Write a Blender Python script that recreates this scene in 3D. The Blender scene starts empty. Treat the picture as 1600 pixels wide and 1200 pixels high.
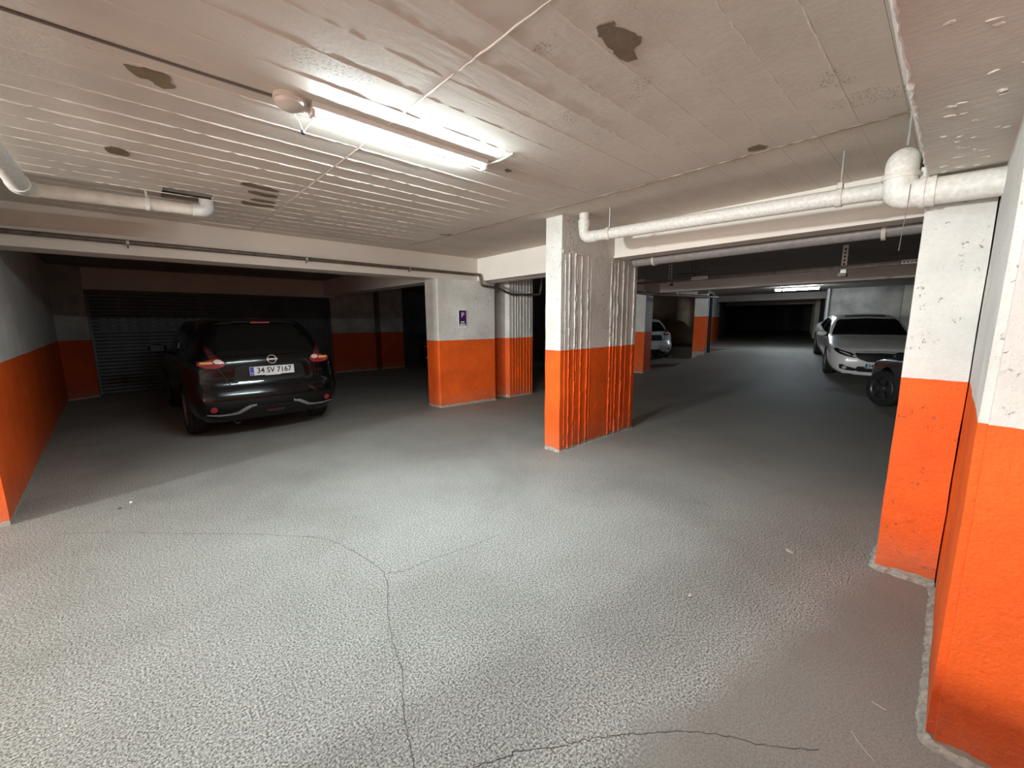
import bpy, bmesh, math, random
from mathutils import Vector, Matrix, noise
from mathutils.bvhtree import BVHTree
from mathutils.geometry import tessellate_polygon

random.seed(7)
scene = bpy.context.scene
COL = scene.collection
PI = math.pi

# ------------------------------------------------------------------ camera
cam_data = bpy.data.cameras.new('camera')
cam_data.sensor_fit = 'HORIZONTAL'
cam_data.sensor_width = 36.0
cam_data.lens = 634.78 / 1600 * 36.0
cam_data.clip_start = 0.02
cam = bpy.data.objects.new('camera', cam_data)
COL.objects.link(cam)
yaw, pitch, roll = math.radians(47.157), math.radians(8.8545), math.radians(-0.3514)
fw = Vector((math.cos(pitch)*math.cos(yaw), math.cos(pitch)*math.sin(yaw), -math.sin(pitch)))
rt = Vector((math.sin(yaw), -math.cos(yaw), 0))
up = rt.cross(fw)
rt, up = math.cos(roll)*rt + math.sin(roll)*up, -math.sin(roll)*rt + math.cos(roll)*up
cam.matrix_world = Matrix(((rt.x, up.x, -fw.x, 0), (rt.y, up.y, -fw.y, 0), (rt.z, up.z, -fw.z, 1.5), (0, 0, 0, 1)))
scene.camera = cam

# ------------------------------------------------------------------ world, lights, exposure
TUBE_MAIN = 700.0       # emission of the bare tube in view
TUBE_TUNNEL = 165.0     # tube far down the lane
world = bpy.data.worlds.new('world')
scene.world = world
world.use_nodes = True
world.node_tree.nodes['Background'].inputs[0].default_value = (0.8, 0.9, 1.0, 1)
world.node_tree.nodes['Background'].inputs[1].default_value = 0.0
def area_light(name, loc, sx, sy, watts, col, target):
    d = bpy.data.lights.new(name, 'AREA'); d.shape = 'RECTANGLE'; d.size = sx; d.size_y = sy
    d.energy = watts; d.color = col
    o = bpy.data.objects.new(name, d); COL.objects.link(o); o.location = loc
    o.rotation_euler = (Vector(target) - Vector(loc)).to_track_quat('-Z', 'Y').to_euler()
    return o
ASSUMED_FLOOD_POS = (-7.7, 2.75, 1.96)
ASSUMED_FLOOD_W, FILL_W = 740.0, 360.0
# assumed unseen flood source well behind the camera (its made-up housing comes further down)
area_light('assumed_flood_light', ASSUMED_FLOOD_POS, 0.42, 0.32, ASSUMED_FLOOD_W, (0.93, 1.0, 1.0), (3.0, 0.8, 1.4))
# unseen broad fill light added behind the camera to lift the surfaces facing it
area_light('broad_fill', (-7.9, -0.6, 1.15), 4.5, 2.0, FILL_W, (1.0, 0.95, 0.88), (0, -0.6, 1.15))
scene.view_settings.view_transform = 'Standard'
scene.view_settings.look = 'None'
scene.view_settings.gamma = 1.0
scene.view_settings.use_curve_mapping = False
scene.view_settings.exposure = 0.0
try:
    scene.cycles.max_bounces = 10
    scene.cycles.diffuse_bounces = 6
    scene.cycles.use_denoising = True
except Exception:
    pass

# ------------------------------------------------------------------ helpers
def prop(o, label=None, cat=None, group=None, kind=None):
    if label: o['label'] = label
    if cat: o['category'] = cat
    if group: o['group'] = group
    if kind: o['kind'] = kind
    return o

def link(name, me, mat=None, parent=None):
    o = bpy.data.objects.new(name, me)
    COL.objects.link(o)
    if mat is not None and me is not None and not me.materials:
        for m in (mat if isinstance(mat, (list, tuple)) else [mat]):
            me.materials.append(m)
    if parent is not None: o.parent = parent
    return o

def obj(name, bm, mat, parent=None, smooth=None):
    bmesh.ops.recalc_face_normals(bm, faces=bm.faces)
    me = bpy.data.meshes.new(name)
    if smooth is not None:
        for f in bm.faces: f.smooth = True
        for e in bm.edges:
            if len(e.link_faces) == 2 and e.calc_face_angle(0) > smooth: e.smooth = False
    bm.to_mesh(me); bm.free()
    return link(name, me, mat, parent)

def thing(name, label, cat, loc=(0, 0, 0), rot=0.0, group=None):
    o = bpy.data.objects.new(name, None)
    o.empty_display_size = 0.1
    COL.objects.link(o)
    o.location = loc; o.rotation_euler = (0, 0, rot)
    return prop(o, label, cat, group)

def add_box(bm, x0, x1, y0, y1, z0, z1, M=None):
    vs = [bm.verts.new((x, y, z)) for z in (z0, z1) for y in (y0, y1) for x in (x0, x1)]
    fs = [(0,2,3,1),(4,5,7,6),(0,1,5,4),(2,6,7,3),(0,4,6,2),(1,3,7,5)]
    for f in fs: bm.faces.new([vs[i] for i in f])
    if M is not None:
        for v in vs: v.co = M @ v.co
    return vs

def box_bm(*a, bevel=0.0, seg=2):
    bm = bmesh.new(); add_box(bm, *a)
    if bevel: bmesh.ops.bevel(bm, geom=bm.edges[:], offset=bevel, segments=seg, affect='EDGES', profile=0.5)
    return bm

def prism_bm(poly, z0, z1):
    bm = bmesh.new()
    a = [bm.verts.new((p[0], p[1], z0)) for p in poly]
    b = [bm.verts.new((p[0], p[1], z1)) for p in poly]
    bm.faces.new(a[::-1]); bm.faces.new(b)
    n = len(poly)
    for i in range(n): bm.faces.new((a[i], a[(i+1) % n], b[(i+1) % n], b[i]))
    return bm

def rough_box(x0, x1, y0, y1, z0, z1, step=0.16, amp=0.005, poly=None):
    """concrete block: subdivided and slightly wobbly so that its arrises are not ruler straight"""
    bm = bmesh.new(); add_box(bm, x0, x1, y0, y1, z0, z1)
    for ax, (a, b) in enumerate(((x0, x1), (y0, y1), (z0, z1))):
        n = min(40, int((b-a)/step))
        for i in range(1, n):
            p = [0, 0, 0]; p[ax] = a + (b-a)*i/n; nn = [0, 0, 0]; nn[ax] = 1
            bmesh.ops.bisect_plane(bm, geom=bm.verts[:]+bm.edges[:]+bm.faces[:], plane_co=p, plane_no=nn)
    for v in bm.verts:
        n = noise.noise_vector(v.co*3.1)*amp + noise.noise_vector(v.co*11.0)*amp*0.5
        v.co += n
    return bm

def sweep_bm(pts, r, n=12, bend=0.0, bseg=6, bm=None, caps=True):
    """round pipe through pts, corners turned with radius `bend`"""
    P = [Vector(p) for p in pts]
    path = [P[0]]
    for i in range(1, len(P)-1):
        if bend > 0:
            a, b, c = P[i-1], P[i], P[i+1]
            d1, d2 = (a-b).normalized(), (c-b).normalized()
            k = min(bend, (a-b).length*0.49, (c-b).length*0.49)
            p0, p2 = b + d1*k, b + d2*k
            for j in range(bseg+1):
                t = j/bseg
                path.append(p0*(1-t)**2 + b*2*t*(1-t) + p2*t*t)
        else: path.append(P[i])
    path.append(P[-1])
    if bm is None: bm = bmesh.new()
    d = (path[1]-path[0]).normalized()
    u = d.orthogonal().normalized()
    rings = []
    for i, p in enumerate(path):
        if i == 0: t = (path[1]-p).normalized()
        elif i == len(path)-1: t = (p-path[i-1]).normalized()
        else: t = ((path[i+1]-p).normalized() + (p-path[i-1]).normalized()).normalized()
        u = (u - t*u.dot(t)).normalized()
        w = t.cross(u)
        rr = r[i] if isinstance(r, (list, tuple)) else r
        rings.append([bm.verts.new(p + (u*math.cos(2*PI*k/n) + w*math.sin(2*PI*k/n))*rr) for k in range(n)])
    for a, b in zip(rings, rings[1:]):
        for k in range(n): bm.faces.new((a[k], a[(k+1) % n], b[(k+1) % n], b[k]))
    if caps:
        bm.faces.new(rings[0][::-1]); bm.faces.new(rings[-1])
    return bm

def lathe_bm(prof, axis='X', n=32, bm=None, M=None, caps=True):
    """revolve (offset, radius) pairs about an axis through the origin"""
    if bm is None: bm = bmesh.new()
    rings = []
    for (a, r) in prof:
        ring = []
        for k in range(n):
            c, s = math.cos(2*PI*k/n)*r, math.sin(2*PI*k/n)*r
            v = {'X': (a, c, s), 'Y': (c, a, s), 'Z': (c, s, a)}[axis]
            v = Vector(v)
            if M is not None: v = M @ v
            ring.append(bm.verts.new(v))
        rings.append(ring)
    for a, b in zip(rings, rings[1:]):
        for k in range(n): bm.faces.new((a[k], a[(k+1) % n], b[(k+1) % n], b[k]))
    if caps and prof[0][1] > 1e-4: bm.faces.new(rings[0][::-1])
    if caps and prof[-1][1] > 1e-4: bm.faces.new(rings[-1])
    bmesh.ops.remove_doubles(bm, verts=bm.verts[:], dist=1e-5)
    return bm

def text_obj(name, s, size, mat, parent=None, M=None, depth=0.002, sx=1.0, align='CENTER', bold=0.0):
    cu = bpy.data.curves.new(name, 'FONT')
    cu.body = s; cu.size = size; cu.extrude = depth; cu.align_x = align; cu.align_y = 'CENTER'
    cu.offset = bold; cu.resolution_u = 3
    t = bpy.data.objects.new(name, cu); COL.objects.link(t)
    dg = bpy.context.evaluated_depsgraph_get()
    me = bpy.data.meshes.new_from_object(t.evaluated_get(dg))
    bpy.data.objects.remove(t); bpy.data.curves.remove(cu)
    me.materials.clear()
    me.transform(Matrix.Diagonal((sx, 1, 1, 1)))
    if M is not None: me.transform(M)
    me.name = name
    return link(name, me, mat, parent)

# ------------------------------------------------------------------ materials
def new_mat(name):
    m = bpy.data.materials.new(name); m.use_nodes = True
    nt = m.node_tree
    return m, nt, nt.nodes['Principled BSDF']

def N(nt, t, **kw):
    n = nt.nodes.new(t)
    for k, v in kw.items():
        if k in ('operation', 'blend_type', 'data_type', 'feature', 'noise_dimensions', 'distance', 'interpolation_type'): setattr(n, k, v)
        else: n.inputs[k].default_value = v
    return n

def L(nt, a, b): nt.links.new(a, b)

def math_n(nt, op, a, b=None, c=None, clamp=False):
    n = nt.nodes.new('ShaderNodeMath'); n.operation = op; n.use_clamp = clamp
    for i, v in enumerate((a, b, c)):
        if v is None: continue
        if isinstance(v, (int, float)): n.inputs[i].default_value = v
        else: L(nt, v, n.inputs[i])
    return n.outputs[0]

def mix_c(nt, f, a, b, mode='MIX'):
    n = nt.nodes.new('ShaderNodeMix'); n.data_type = 'RGBA'; n.blend_type = mode
    for i, v in ((0, f), (6, a), (7, b)):
        if isinstance(v, (int, float)): n.inputs[i].default_value = v
        elif isinstance(v, tuple): n.inputs[i].default_value = (*v, 1)
        else: L(nt, v, n.inputs[i])
    return n.outputs[2]

def ramp(nt, fac, stops):
    n = nt.nodes.new('ShaderNodeValToRGB')
    cr = n.color_ramp
    while len(cr.elements) < len(stops): cr.elements.new(0.5)
    for e, (p, c) in zip(cr.elements, stops):
        e.position = p; e.color = (*c, 1) if isinstance(c, tuple) else (c, c, c, 1)
    L(nt, fac, n.inputs[0])
    return n.outputs[0]

def wpos(nt):
    return nt.nodes.new('ShaderNodeNewGeometry').outputs['Position']

def noise_n(nt, pos, scale, detail=4, rough=0.55, dist=0.0):
    n = N(nt, 'ShaderNodeTexNoise', Scale=scale, Detail=detail, Roughness=rough, Distortion=dist)
    L(nt, pos, n.inputs['Vector'])
    return n.outputs[0]

def bump(nt, h, strength, dist=0.01, prev=None):
    b = N(nt, 'ShaderNodeBump', Strength=strength, Distance=dist)
    L(nt, h, b.inputs['Height'])
    if prev is not None: L(nt, prev, b.inputs['Normal'])
    return b.outputs[0]

def simple(name, col, rough=0.5, metal=0.0, coat=0.0, spec=0.5, emit=None, var=0.0, vscale=20, bumpy=0.0, bscale=60):
    m, nt, b = new_mat(name)
    b.inputs['Base Color'].default_value = (*col, 1)
    b.inputs['Roughness'].default_value = rough
    b.inputs['Metallic'].default_value = metal
    b.inputs['Coat Weight'].default_value = coat
    b.inputs['Coat Roughness'].default_value = 0.04
    b.inputs['Specular IOR Level'].default_value = spec
    if var or bumpy:
        tc = nt.nodes.new('ShaderNodeTexCoord').outputs['Object']
        if var:
            n = noise_n(nt, tc, vscale, 5)
            dark = tuple(c*(1-var) for c in col); lite = tuple(min(1, c*(1+var*0.6)) for c in col)
            L(nt, ramp(nt, n, [(0.3, dark), (0.7, lite)]), b.inputs['Base Color'])
        if bumpy:
            L(nt, bump(nt, noise_n(nt, tc, bscale, 4), bumpy, 0.004), b.inputs['Normal'])
    if emit:
        b.inputs['Emission Color'].default_value = (*emit[0], 1)
        b.inputs['Emission Strength'].default_value = emit[1]
    return m

WHITE = (0.70, 0.685, 0.645)
ORANGE = (0.85, 0.118, 0.008)
def wall_paint(name, z_line=1.17, white=WHITE, orange=ORANGE, floor=0.0, third=None, pits=0.5, bumpy=0.55, base=True, streak=False, stain=0.25):
    """white over orange wall paint on rough concrete, bare grey foot"""
    m, nt, b = new_mat(name)
    pos = wpos(nt)
    sep = nt.nodes.new('ShaderNodeSeparateXYZ'); L(nt, pos, sep.inputs[0])
    z = sep.outputs[2]
    wob = noise_n(nt, pos, 9, 3)
    zz = math_n(nt, 'ADD', z, math_n(nt, 'MULTIPLY', math_n(nt, 'SUBTRACT', wob, 0.5), 0.014))
    isw = math_n(nt, 'GREATER_THAN', zz, z_line)
    n1 = noise_n(nt, pos, 2.2, 6, 0.6)
    n2 = noise_n(nt, pos, 38, 6, 0.7)
    w = ramp(nt, n1, [(0.28, tuple(c*(1-stain) for c in white)), (0.62, white)])
    w = mix_c(nt, math_n(nt, 'MULTIPLY', math_n(nt, 'SUBTRACT', n2, 0.45, clamp=True), 0.9, clamp=True), w, tuple(c*0.7 for c in white))
    if third:
        w = mix_c(nt, math_n(nt, 'GREATER_THAN', zz, third[0]), w, third[1])
    o = ramp(nt, n1, [(0.25, (orange[0]*0.72, orange[1]*0.66, orange[2])), (0.65, orange)])
    o = mix_c(nt, math_n(nt, 'MULTIPLY', math_n(nt, 'SUBTRACT', n2, 0.52, clamp=True), 1.2, clamp=True), o, (orange[0]*0.5, orange[1]*0.45, orange[2]))
    c = mix_c(nt, isw, o, w)
    # pits, scratches
    vor = noise_n(nt, pos, 34, 8, 0.75, 0.6)
    pit = math_n(nt, 'GREATER_THAN', vor, 0.665 - 0.045*pits)
    msk = math_n(nt, 'GREATER_THAN', noise_n(nt, pos, 2.8, 3), 0.5)
    pit = math_n(nt, 'MULTIPLY', pit, msk)
    c = mix_c(nt, math_n(nt, 'MULTIPLY', pit, 0.75), c, (0.10, 0.08, 0.065), 'MIX')
    if base:
        foot = math_n(nt, 'LESS_THAN', math_n(nt, 'ADD', z, math_n(nt, 'MULTIPLY', math_n(nt, 'SUBTRACT', noise_n(nt, pos, 14, 4), 0.5), 0.06)), floor + 0.035)
        c = mix_c(nt, foot, c, (0.40, 0.37, 0.32))
        dirt = math_n(nt, 'MULTIPLY', math_n(nt, 'SUBTRACT', 1.0, math_n(nt, 'DIVIDE', math_n(nt, 'SUBTRACT', z, floor), 0.3), clamp=True), math_n(nt, 'MULTIPLY', noise_n(nt, pos, 8, 5), 0.55))
        c = mix_c(nt, dirt, c, (0.30, 0.22, 0.16))
    L(nt, c, b.inputs['Base Color'])
    b.inputs['Roughness'].default_value = 0.62
    b.inputs['Specular IOR Level'].default_value = 0.3
    h = math_n(nt, 'ADD', math_n(nt, 'MULTIPLY', noise_n(nt, pos, 16, 8, 0.65), 0.8), math_n(nt, 'MULTIPLY', noise_n(nt, pos, 90, 4), 0.25))
    h = math_n(nt, 'SUBTRACT', h, math_n(nt, 'MULTIPLY', pit, 0.35))
    if streak:
        mp = nt.nodes.new('ShaderNodeMapping'); mp.inputs['Scale'].default_value = (26, 26, 1.2)
        L(nt, pos, mp.inputs['Vector'])
        h = math_n(nt, 'ADD', h, math_n(nt, 'MULTIPLY', noise_n(nt, mp.outputs[0], 1.0, 6, 0.6), 0.45))
    L(nt, bump(nt, h, bumpy, 0.012), b.inputs['Normal'])
    return m

M_WALL = wall_paint('painted_wall')
M_PILLAR = wall_paint('painted_pillar', pits=1.0, bumpy=0.8)
M_PILLAR_ROUGH = wall_paint('painted_rough_pillar', pits=1.2, bumpy=1.0, streak=True, stain=0.25)
M_PIER_SHADED = wall_paint('shaded_pier_paint', white=(0.42, 0.40, 0.37), orange=(0.50, 0.060, 0.008), stain=0.4)  # darkened copy of the wall paint, the dimness of the back bay in its colour
M_TUNNEL = wall_paint('painted_tunnel_wall', z_line=1.62, floor=0.45)
M_GREYWALL = simple('grey_concrete', (0.36, 0.34, 0.31), 0.8, var=0.45, vscale=1.6, bumpy=0.4, bscale=14)
M_BROWNWALL = simple('brown_concrete', (0.46, 0.38, 0.28), 0.8, var=0.4, vscale=1.2, bumpy=0.3, bscale=14)
M_PALEWALL = simple('pale_plaster', (0.50, 0.47, 0.38), 0.8, var=0.25, vscale=2)
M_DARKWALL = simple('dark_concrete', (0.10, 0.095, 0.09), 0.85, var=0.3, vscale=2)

HONEY = [(0.719, 1.976, 0.12), (0.824, 1.966, 0.13), (2.546, 0.522, 0.1), (2.851, 0.46, 0.13), (2.893, 0.342, 0.12), (1.355, 1.268, 0.06), (1.92, 1.141, 0.08), (0.993, 2.08, 0.09), (1.897, 1.565, 0.08)]
def ceiling_mat(name, col=(0.73, 0.66, 0.575), grain=1.0, stain=0.22, dirx=True, honey=False):
    m, nt, b = new_mat(name)
    pos = wpos(nt)
    n1 = noise_n(nt, pos, 1.3, 6, 0.6)
    c = ramp(nt, n1, [(0.25, tuple(x*(1-stain) for x in col)), (0.65, col)])
    mp = nt.nodes.new('ShaderNodeMapping')
    mp.inputs['Scale'].default_value = (1.5, 14, 14) if dirx else (14, 1.5, 14)
    L(nt, pos, mp.inputs['Vector'])
    wood = noise_n(nt, mp.outputs[0], 2.0, 8, 0.65, 0.4)
    c = mix_c(nt, math_n(nt, 'MULTIPLY', wood, 0.28), c, tuple(x*0.62 for x in col))
    # honeycombed, pitted patches where the concrete was poorly compacted
    area = None
    wobd = math_n(nt, 'MULTIPLY', math_n(nt, 'SUBTRACT', noise_n(nt, pos, 7, 4), 0.5), 0.32)
    for (px_, py_, pr_) in (HONEY if honey else ()):
        dn = nt.nodes.new('ShaderNodeVectorMath'); dn.operation = 'DISTANCE'
        L(nt, pos, dn.inputs[0]); dn.inputs[1].default_value = (px_, py_, 2.6)
        q = math_n(nt, 'MULTIPLY', math_n(nt, 'SUBTRACT', pr_, math_n(nt, 'ADD', dn.outputs['Value'], wobd)), 18.0, clamp=True)
        area = q if area is None else math_n(nt, 'MAXIMUM', area, q)
    if area is None: area = math_n(nt, 'MULTIPLY', wobd, 0.0)
    pits = math_n(nt, 'GREATER_THAN', noise_n(nt, pos, 75, 6, 0.7, 0.5), 0.55)
    stray = math_n(nt, 'GREATER_THAN', noise_n(nt, pos, 22, 8, 0.75, 0.8), 0.725)
    pit = math_n(nt, 'MAXIMUM', math_n(nt, 'MULTIPLY', pits, area), stray)
    c = mix_c(nt, math_n(nt, 'MULTIPLY', pit, 0.55), c, (0.16, 0.12, 0.09))
    L(nt, c, b.inputs['Base Color'])
    b.inputs['Roughness'].default_value = 0.75
    b.inputs['Specular IOR Level'].default_value = 0.25
    h = math_n(nt, 'ADD', math_n(nt, 'MULTIPLY', wood, 0.5), math_n(nt, 'MULTIPLY', noise_n(nt, pos, 26, 7, 0.6), 0.5))
    h = math_n(nt, 'SUBTRACT', h, math_n(nt, 'MULTIPLY', pit, 0.5))
    L(nt, bump(nt, h, 0.35*grain, 0.01), b.inputs['Normal'])
    return m
M_CEIL = ceiling_mat('ceiling_paint', honey=True)
M_CEIL_EDGE = ceiling_mat('ceiling_ridge_paint', (0.80, 0.72, 0.64), 0.6, 0.1)
M_CEIL_ROUGH = ceiling_mat('rough_beam_paint', (0.70, 0.665, 0.60), 1.8, 0.25, False)
M_BEAM = ceiling_mat('beam_paint', (0.72, 0.655, 0.57), 0.6, 0.12)
M_BEAM_Y = ceiling_mat('cross_beam_paint', (0.86, 0.81, 0.735), 0.6, 0.10, False)
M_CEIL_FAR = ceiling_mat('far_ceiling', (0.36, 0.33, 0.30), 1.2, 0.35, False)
M_BARE = simple('bare_concrete_brown', (0.20, 0.150, 0.098), 0.85, var=0.25, vscale=9, bumpy=0.5, bscale=40)
M_BARE_OLIVE = simple('bare_concrete_olive', (0.245, 0.200, 0.120), 0.85, var=0.2, vscale=9, bumpy=0.5, bscale=40)

def floor_mat():
    m, nt, b = new_mat('worn_concrete_floor')
    pos = wpos(nt)
    sep = nt.nodes.new('ShaderNodeSeparateXYZ'); L(nt, pos, sep.inputs[0])
    x, y = sep.outputs[0], sep.outputs[1]
    big = noise_n(nt, pos, 0.9, 6, 0.6, 0.4)
    mid = noise_n(nt, pos, 5.0, 6, 0.65)
    fine = noise_n(nt, pos, 115, 4, 0.62)
    grit = noise_n(nt, pos, 290, 2, 0.5)
    c = ramp(nt, big, [(0.25, (0.245, 0.240, 0.215)), (0.5, (0.320, 0.316, 0.290)), (0.75, (0.375, 0.369, 0.338))])
    c = mix_c(nt, math_n(nt, 'MULTIPLY', math_n(nt, 'SUBTRACT', mid, 0.54, clamp=True), 1.3, clamp=True), c, (0.22, 0.205, 0.185))
    # trowelled smooth strip beside the right hand pillars and down the lane, its edge set along the light streak
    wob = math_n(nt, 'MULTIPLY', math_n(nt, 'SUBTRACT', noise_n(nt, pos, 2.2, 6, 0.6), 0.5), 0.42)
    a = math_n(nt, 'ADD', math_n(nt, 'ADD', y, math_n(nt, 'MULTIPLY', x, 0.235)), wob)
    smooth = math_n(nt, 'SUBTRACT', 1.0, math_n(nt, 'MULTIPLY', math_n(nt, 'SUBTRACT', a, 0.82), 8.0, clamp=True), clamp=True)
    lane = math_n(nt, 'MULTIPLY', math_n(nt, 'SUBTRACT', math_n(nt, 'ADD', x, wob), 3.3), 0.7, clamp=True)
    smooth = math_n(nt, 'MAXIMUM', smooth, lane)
    rough = math_n(nt, 'SUBTRACT', 1.0, math_n(nt, 'MULTIPLY', smooth, 0.65))
    sp = ramp(nt, fine, [(0.37, 0.26), (0.50, 1.0), (0.64, 1.75)])
    sp2 = ramp(nt, grit, [(0.35, 0.6), (0.6, 1.25)])
    spk = mix_c(nt, 1.0, sp, sp2, 'MULTIPLY')
    c2 = mix_c(nt, 1.0, c, spk, 'MULTIPLY')
    c = mix_c(nt, rough, c, c2)
    c = mix_c(nt, math_n(nt, 'MULTIPLY', smooth, 0.45), c, (0.19, 0.17, 0.145))  # darker tone also paints in shade below the light streak
    L(nt, c, b.inputs['Base Color'])
    b.inputs['Roughness'].default_value = 0.66
    b.inputs['Specular IOR Level'].default_value = 0.35
    h = math_n(nt, 'ADD', math_n(nt, 'MULTIPLY', math_n(nt, 'MULTIPLY', fine, rough), 1.0), math_n(nt, 'MULTIPLY', mid, 0.5))
    h = math_n(nt, 'ADD', h, math_n(nt, 'MULTIPLY', grit, 0.25))
    L(nt, bump(nt, h, 0.9, 0.006), b.inputs['Normal'])
    return m
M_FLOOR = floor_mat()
M_CRACK = simple('crack_dark', (0.10, 0.095, 0.085), 0.9)
M_PVC = simple('pvc_painted', (0.69, 0.67, 0.625), 0.5, var=0.17, vscale=45, bumpy=0.2, bscale=70)
M_PVC_RING = simple('pvc_collar', (0.66, 0.62, 0.56), 0.5, var=0.2, vscale=20)
M_PVC_STAIN = simple('pvc_stained', (0.60, 0.54, 0.46), 0.55, var=0.25, vscale=7)
M_IRON = simple('dark_iron_pipe', (0.13, 0.105, 0.085), 0.45, 0.4, var=0.4, vscale=14)
M_GALV = simple('galvanised_steel', (0.48, 0.48, 0.46), 0.45, 0.6, var=0.2)
M_WIRE = simple('grey_cable', (0.16, 0.14, 0.125), 0.6)
M_WHITE_CABLE = simple('white_cable', (0.75, 0.74, 0.70), 0.5)
M_PLASTIC = simple('cream_plastic', (0.62, 0.56, 0.49), 0.45)
M_LAMP_BODY = simple('lamp_white_enamel', (0.78, 0.77, 0.74), 0.4)
M_LAMP_CAP = simple('lamp_end_cap', (0.66, 0.64, 0.60), 0.45)
def tube_mat(name, s, col=(0.80, 0.95, 1.0)):
    return simple(name, (0.9, 0.9, 0.9), 0.4, emit=(col, s))
M_TUBE = tube_mat('tube_glow_near', TUBE_MAIN)
M_TUBE_T = tube_mat('tube_glow_tunnel', TUBE_TUNNEL, (0.78, 0.90, 1.0))
M_PURPLE = simple('sign_purple', (0.055, 0.012, 0.090), 0.35)
M_SIGNWHITE = simple('sign_white', (0.78, 0.77, 0.78), 0.4)
M_SIGNNAVY = simple('sign_navy', (0.014, 0.014, 0.060), 0.35)
M_SHUTTER = simple('shutter_steel', (0.11, 0.115, 0.12), 0.5, 0.2, var=0.25, vscale=3)
M_BLACK = simple('black_void_paint', (0.012, 0.012, 0.013), 0.7)
M_CHIP = simple('pale_chip', (0.62, 0.58, 0.50), 0.8)
M_TAPE = simple('grey_tape', (0.42, 0.40, 0.38), 0.5)
# vehicles
M_CAR_BLACK = simple('car_black_paint', (0.003, 0.003, 0.0034), 0.18, 0.0, 0.25, 0.2)
M_CAR_WHITE = simple('car_white_paint', (0.80, 0.81, 0.80), 0.28, 0.0, 0.8)
M_CAR_GREY = simple('car_dark_grey_paint', (0.055, 0.058, 0.062), 0.30, 0.3, 0.7)
M_CAR_SILVER = simple('car_silver_paint', (0.50, 0.51, 0.51), 0.30, 0.3, 0.7)
M_GLASS = simple('car_tinted_glass', (0.004, 0.0045, 0.005), 0.06, 0.0, 0.0, 0.35)
M_TRIM = simple('car_black_trim', (0.009, 0.009, 0.0095), 0.45, spec=0.25)
M_RUBBER = simple('tyre_rubber', (0.022, 0.022, 0.022), 0.8, spec=0.2)
M_RIM = simple('alloy_rim', (0.30, 0.30, 0.31), 0.35, 0.8)
M_RIM_DARK = simple('dark_alloy_rim', (0.10, 0.10, 0.105), 0.35, 0.7)
M_CHROME = simple('chrome', (0.75, 0.75, 0.76), 0.14, 1.0)
M_RED = simple('red_lens', (0.26, 0.007, 0.014), 0.12, 0.0, 1.0)
M_REDDARK = simple('dark_red_lens', (0.045, 0.002, 0.008), 0.12, 0.0, 1.0)
M_CLEAR = simple('clear_lens', (0.72, 0.70, 0.66), 0.12, 0.2, 1.0)
M_AMBER = simple('amber_lens', (0.75, 0.42, 0.14), 0.12, 0.0, 1.0)
M_PLATE = simple('plate_white', (0.74, 0.75, 0.77), 0.35)
M_PLATEBLUE = simple('plate_blue', (0.03, 0.06, 0.42), 0.35)
M_PLATECYAN = simple('plate_light_blue', (0.03, 0.20, 0.42), 0.35)
M_INK = simple('plate_ink', (0.012, 0.012, 0.014), 0.5)

P1 = [(1.412,1.043),(1.412,1.032),(1.436,0.982),(1.455,0.987),(1.465,1.001),(1.495,0.982),(1.557,0.964),(1.571,0.969),(1.592,0.957),(1.623,0.978),(1.628,1.006),(1.641,1.021),(1.678,1.035),(1.701,1.039),(1.688,1.079),(1.642,1.089),(1.586,1.084),(1.58,1.076),(1.54,1.08),(1.512,1.073),(1.475,1.062),(1.462,1.07),(1.447,1.058)]
P2 = [(0.099,2.544),(0.119,2.54),(0.15,2.535),(0.165,2.518),(0.197,2.524),(0.223,2.515),(0.251,2.53),(0.259,2.557),(0.254,2.583),(0.279,2.616),(0.272,2.637),(0.236,2.67),(0.204,2.649),(0.197,2.629),(0.178,2.618),(0.156,2.628),(0.138,2.617),(0.114,2.583)]
P3 = [(0.0,3.764),(0.03,3.728),(0.066,3.727),(0.103,3.754),(0.12,3.824),(0.11,3.868),(0.064,3.874),(0.019,3.863),(0.002,3.811)]
P4 = [(0.777,3.953),(0.825,3.931),(0.884,3.961),(0.961,3.978),(1.051,4.019),(1.046,4.06),(0.961,4.067),(0.875,4.054),(0.82,4.048),(0.767,4.023)]
P5 = [(0.846,4.17),(0.901,4.143),(0.982,4.165),(1.07,4.159),(1.085,4.246),(0.996,4.275),(0.913,4.251),(0.861,4.226)]
P6 = [(0.911,4.452),(0.94,4.391),(1.02,4.392),(1.094,4.397),(1.121,4.445),(1.048,4.476),(0.967,4.482)]
P7 = [(0.877,4.536),(0.941,4.56),(1.035,4.561),(1.109,4.535),(1.147,4.607),(1.052,4.644),(0.97,4.659),(0.899,4.665),(0.867,4.598)]
P8 = [(3.059,1.038),(3.044,1.006),(3.048,0.97),(3.127,0.938),(3.156,0.964),(3.143,1.017),(3.123,1.049)]
P9 = [(2.144,2.376),(2.142,2.347),(2.201,2.359),(2.185,2.404)]
P10 = [(3.016,4.593),(3.127,4.496),(3.152,4.552),(3.06,4.633)]
hole = [(0.317,4.711),(0.657,4.685),(0.662,4.781),(0.325,4.853)]
joint = [(3.088,5.493),(3.149,4.828),(3.181,3.414),(3.236,2.577),(3.219,1.896),(3.205,1.372),(3.198,0.748),(3.202,0.29)]
crack1 = [(-0.533,4.211),(-0.348,4.073),(-0.144,3.879),(0.092,3.63),(0.328,3.406),(0.575,3.147),(0.813,2.874),(0.881,2.695),(0.921,2.523),(0.951,2.346),(0.961,2.186),(0.92,2.052),(0.855,1.927),(0.806,1.809),(0.749,1.659),(0.718,1.536),(0.699,1.461),(0.647,1.364),(0.607,1.271),(0.58,1.197),(0.56,1.138),(0.542,1.084)]
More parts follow.
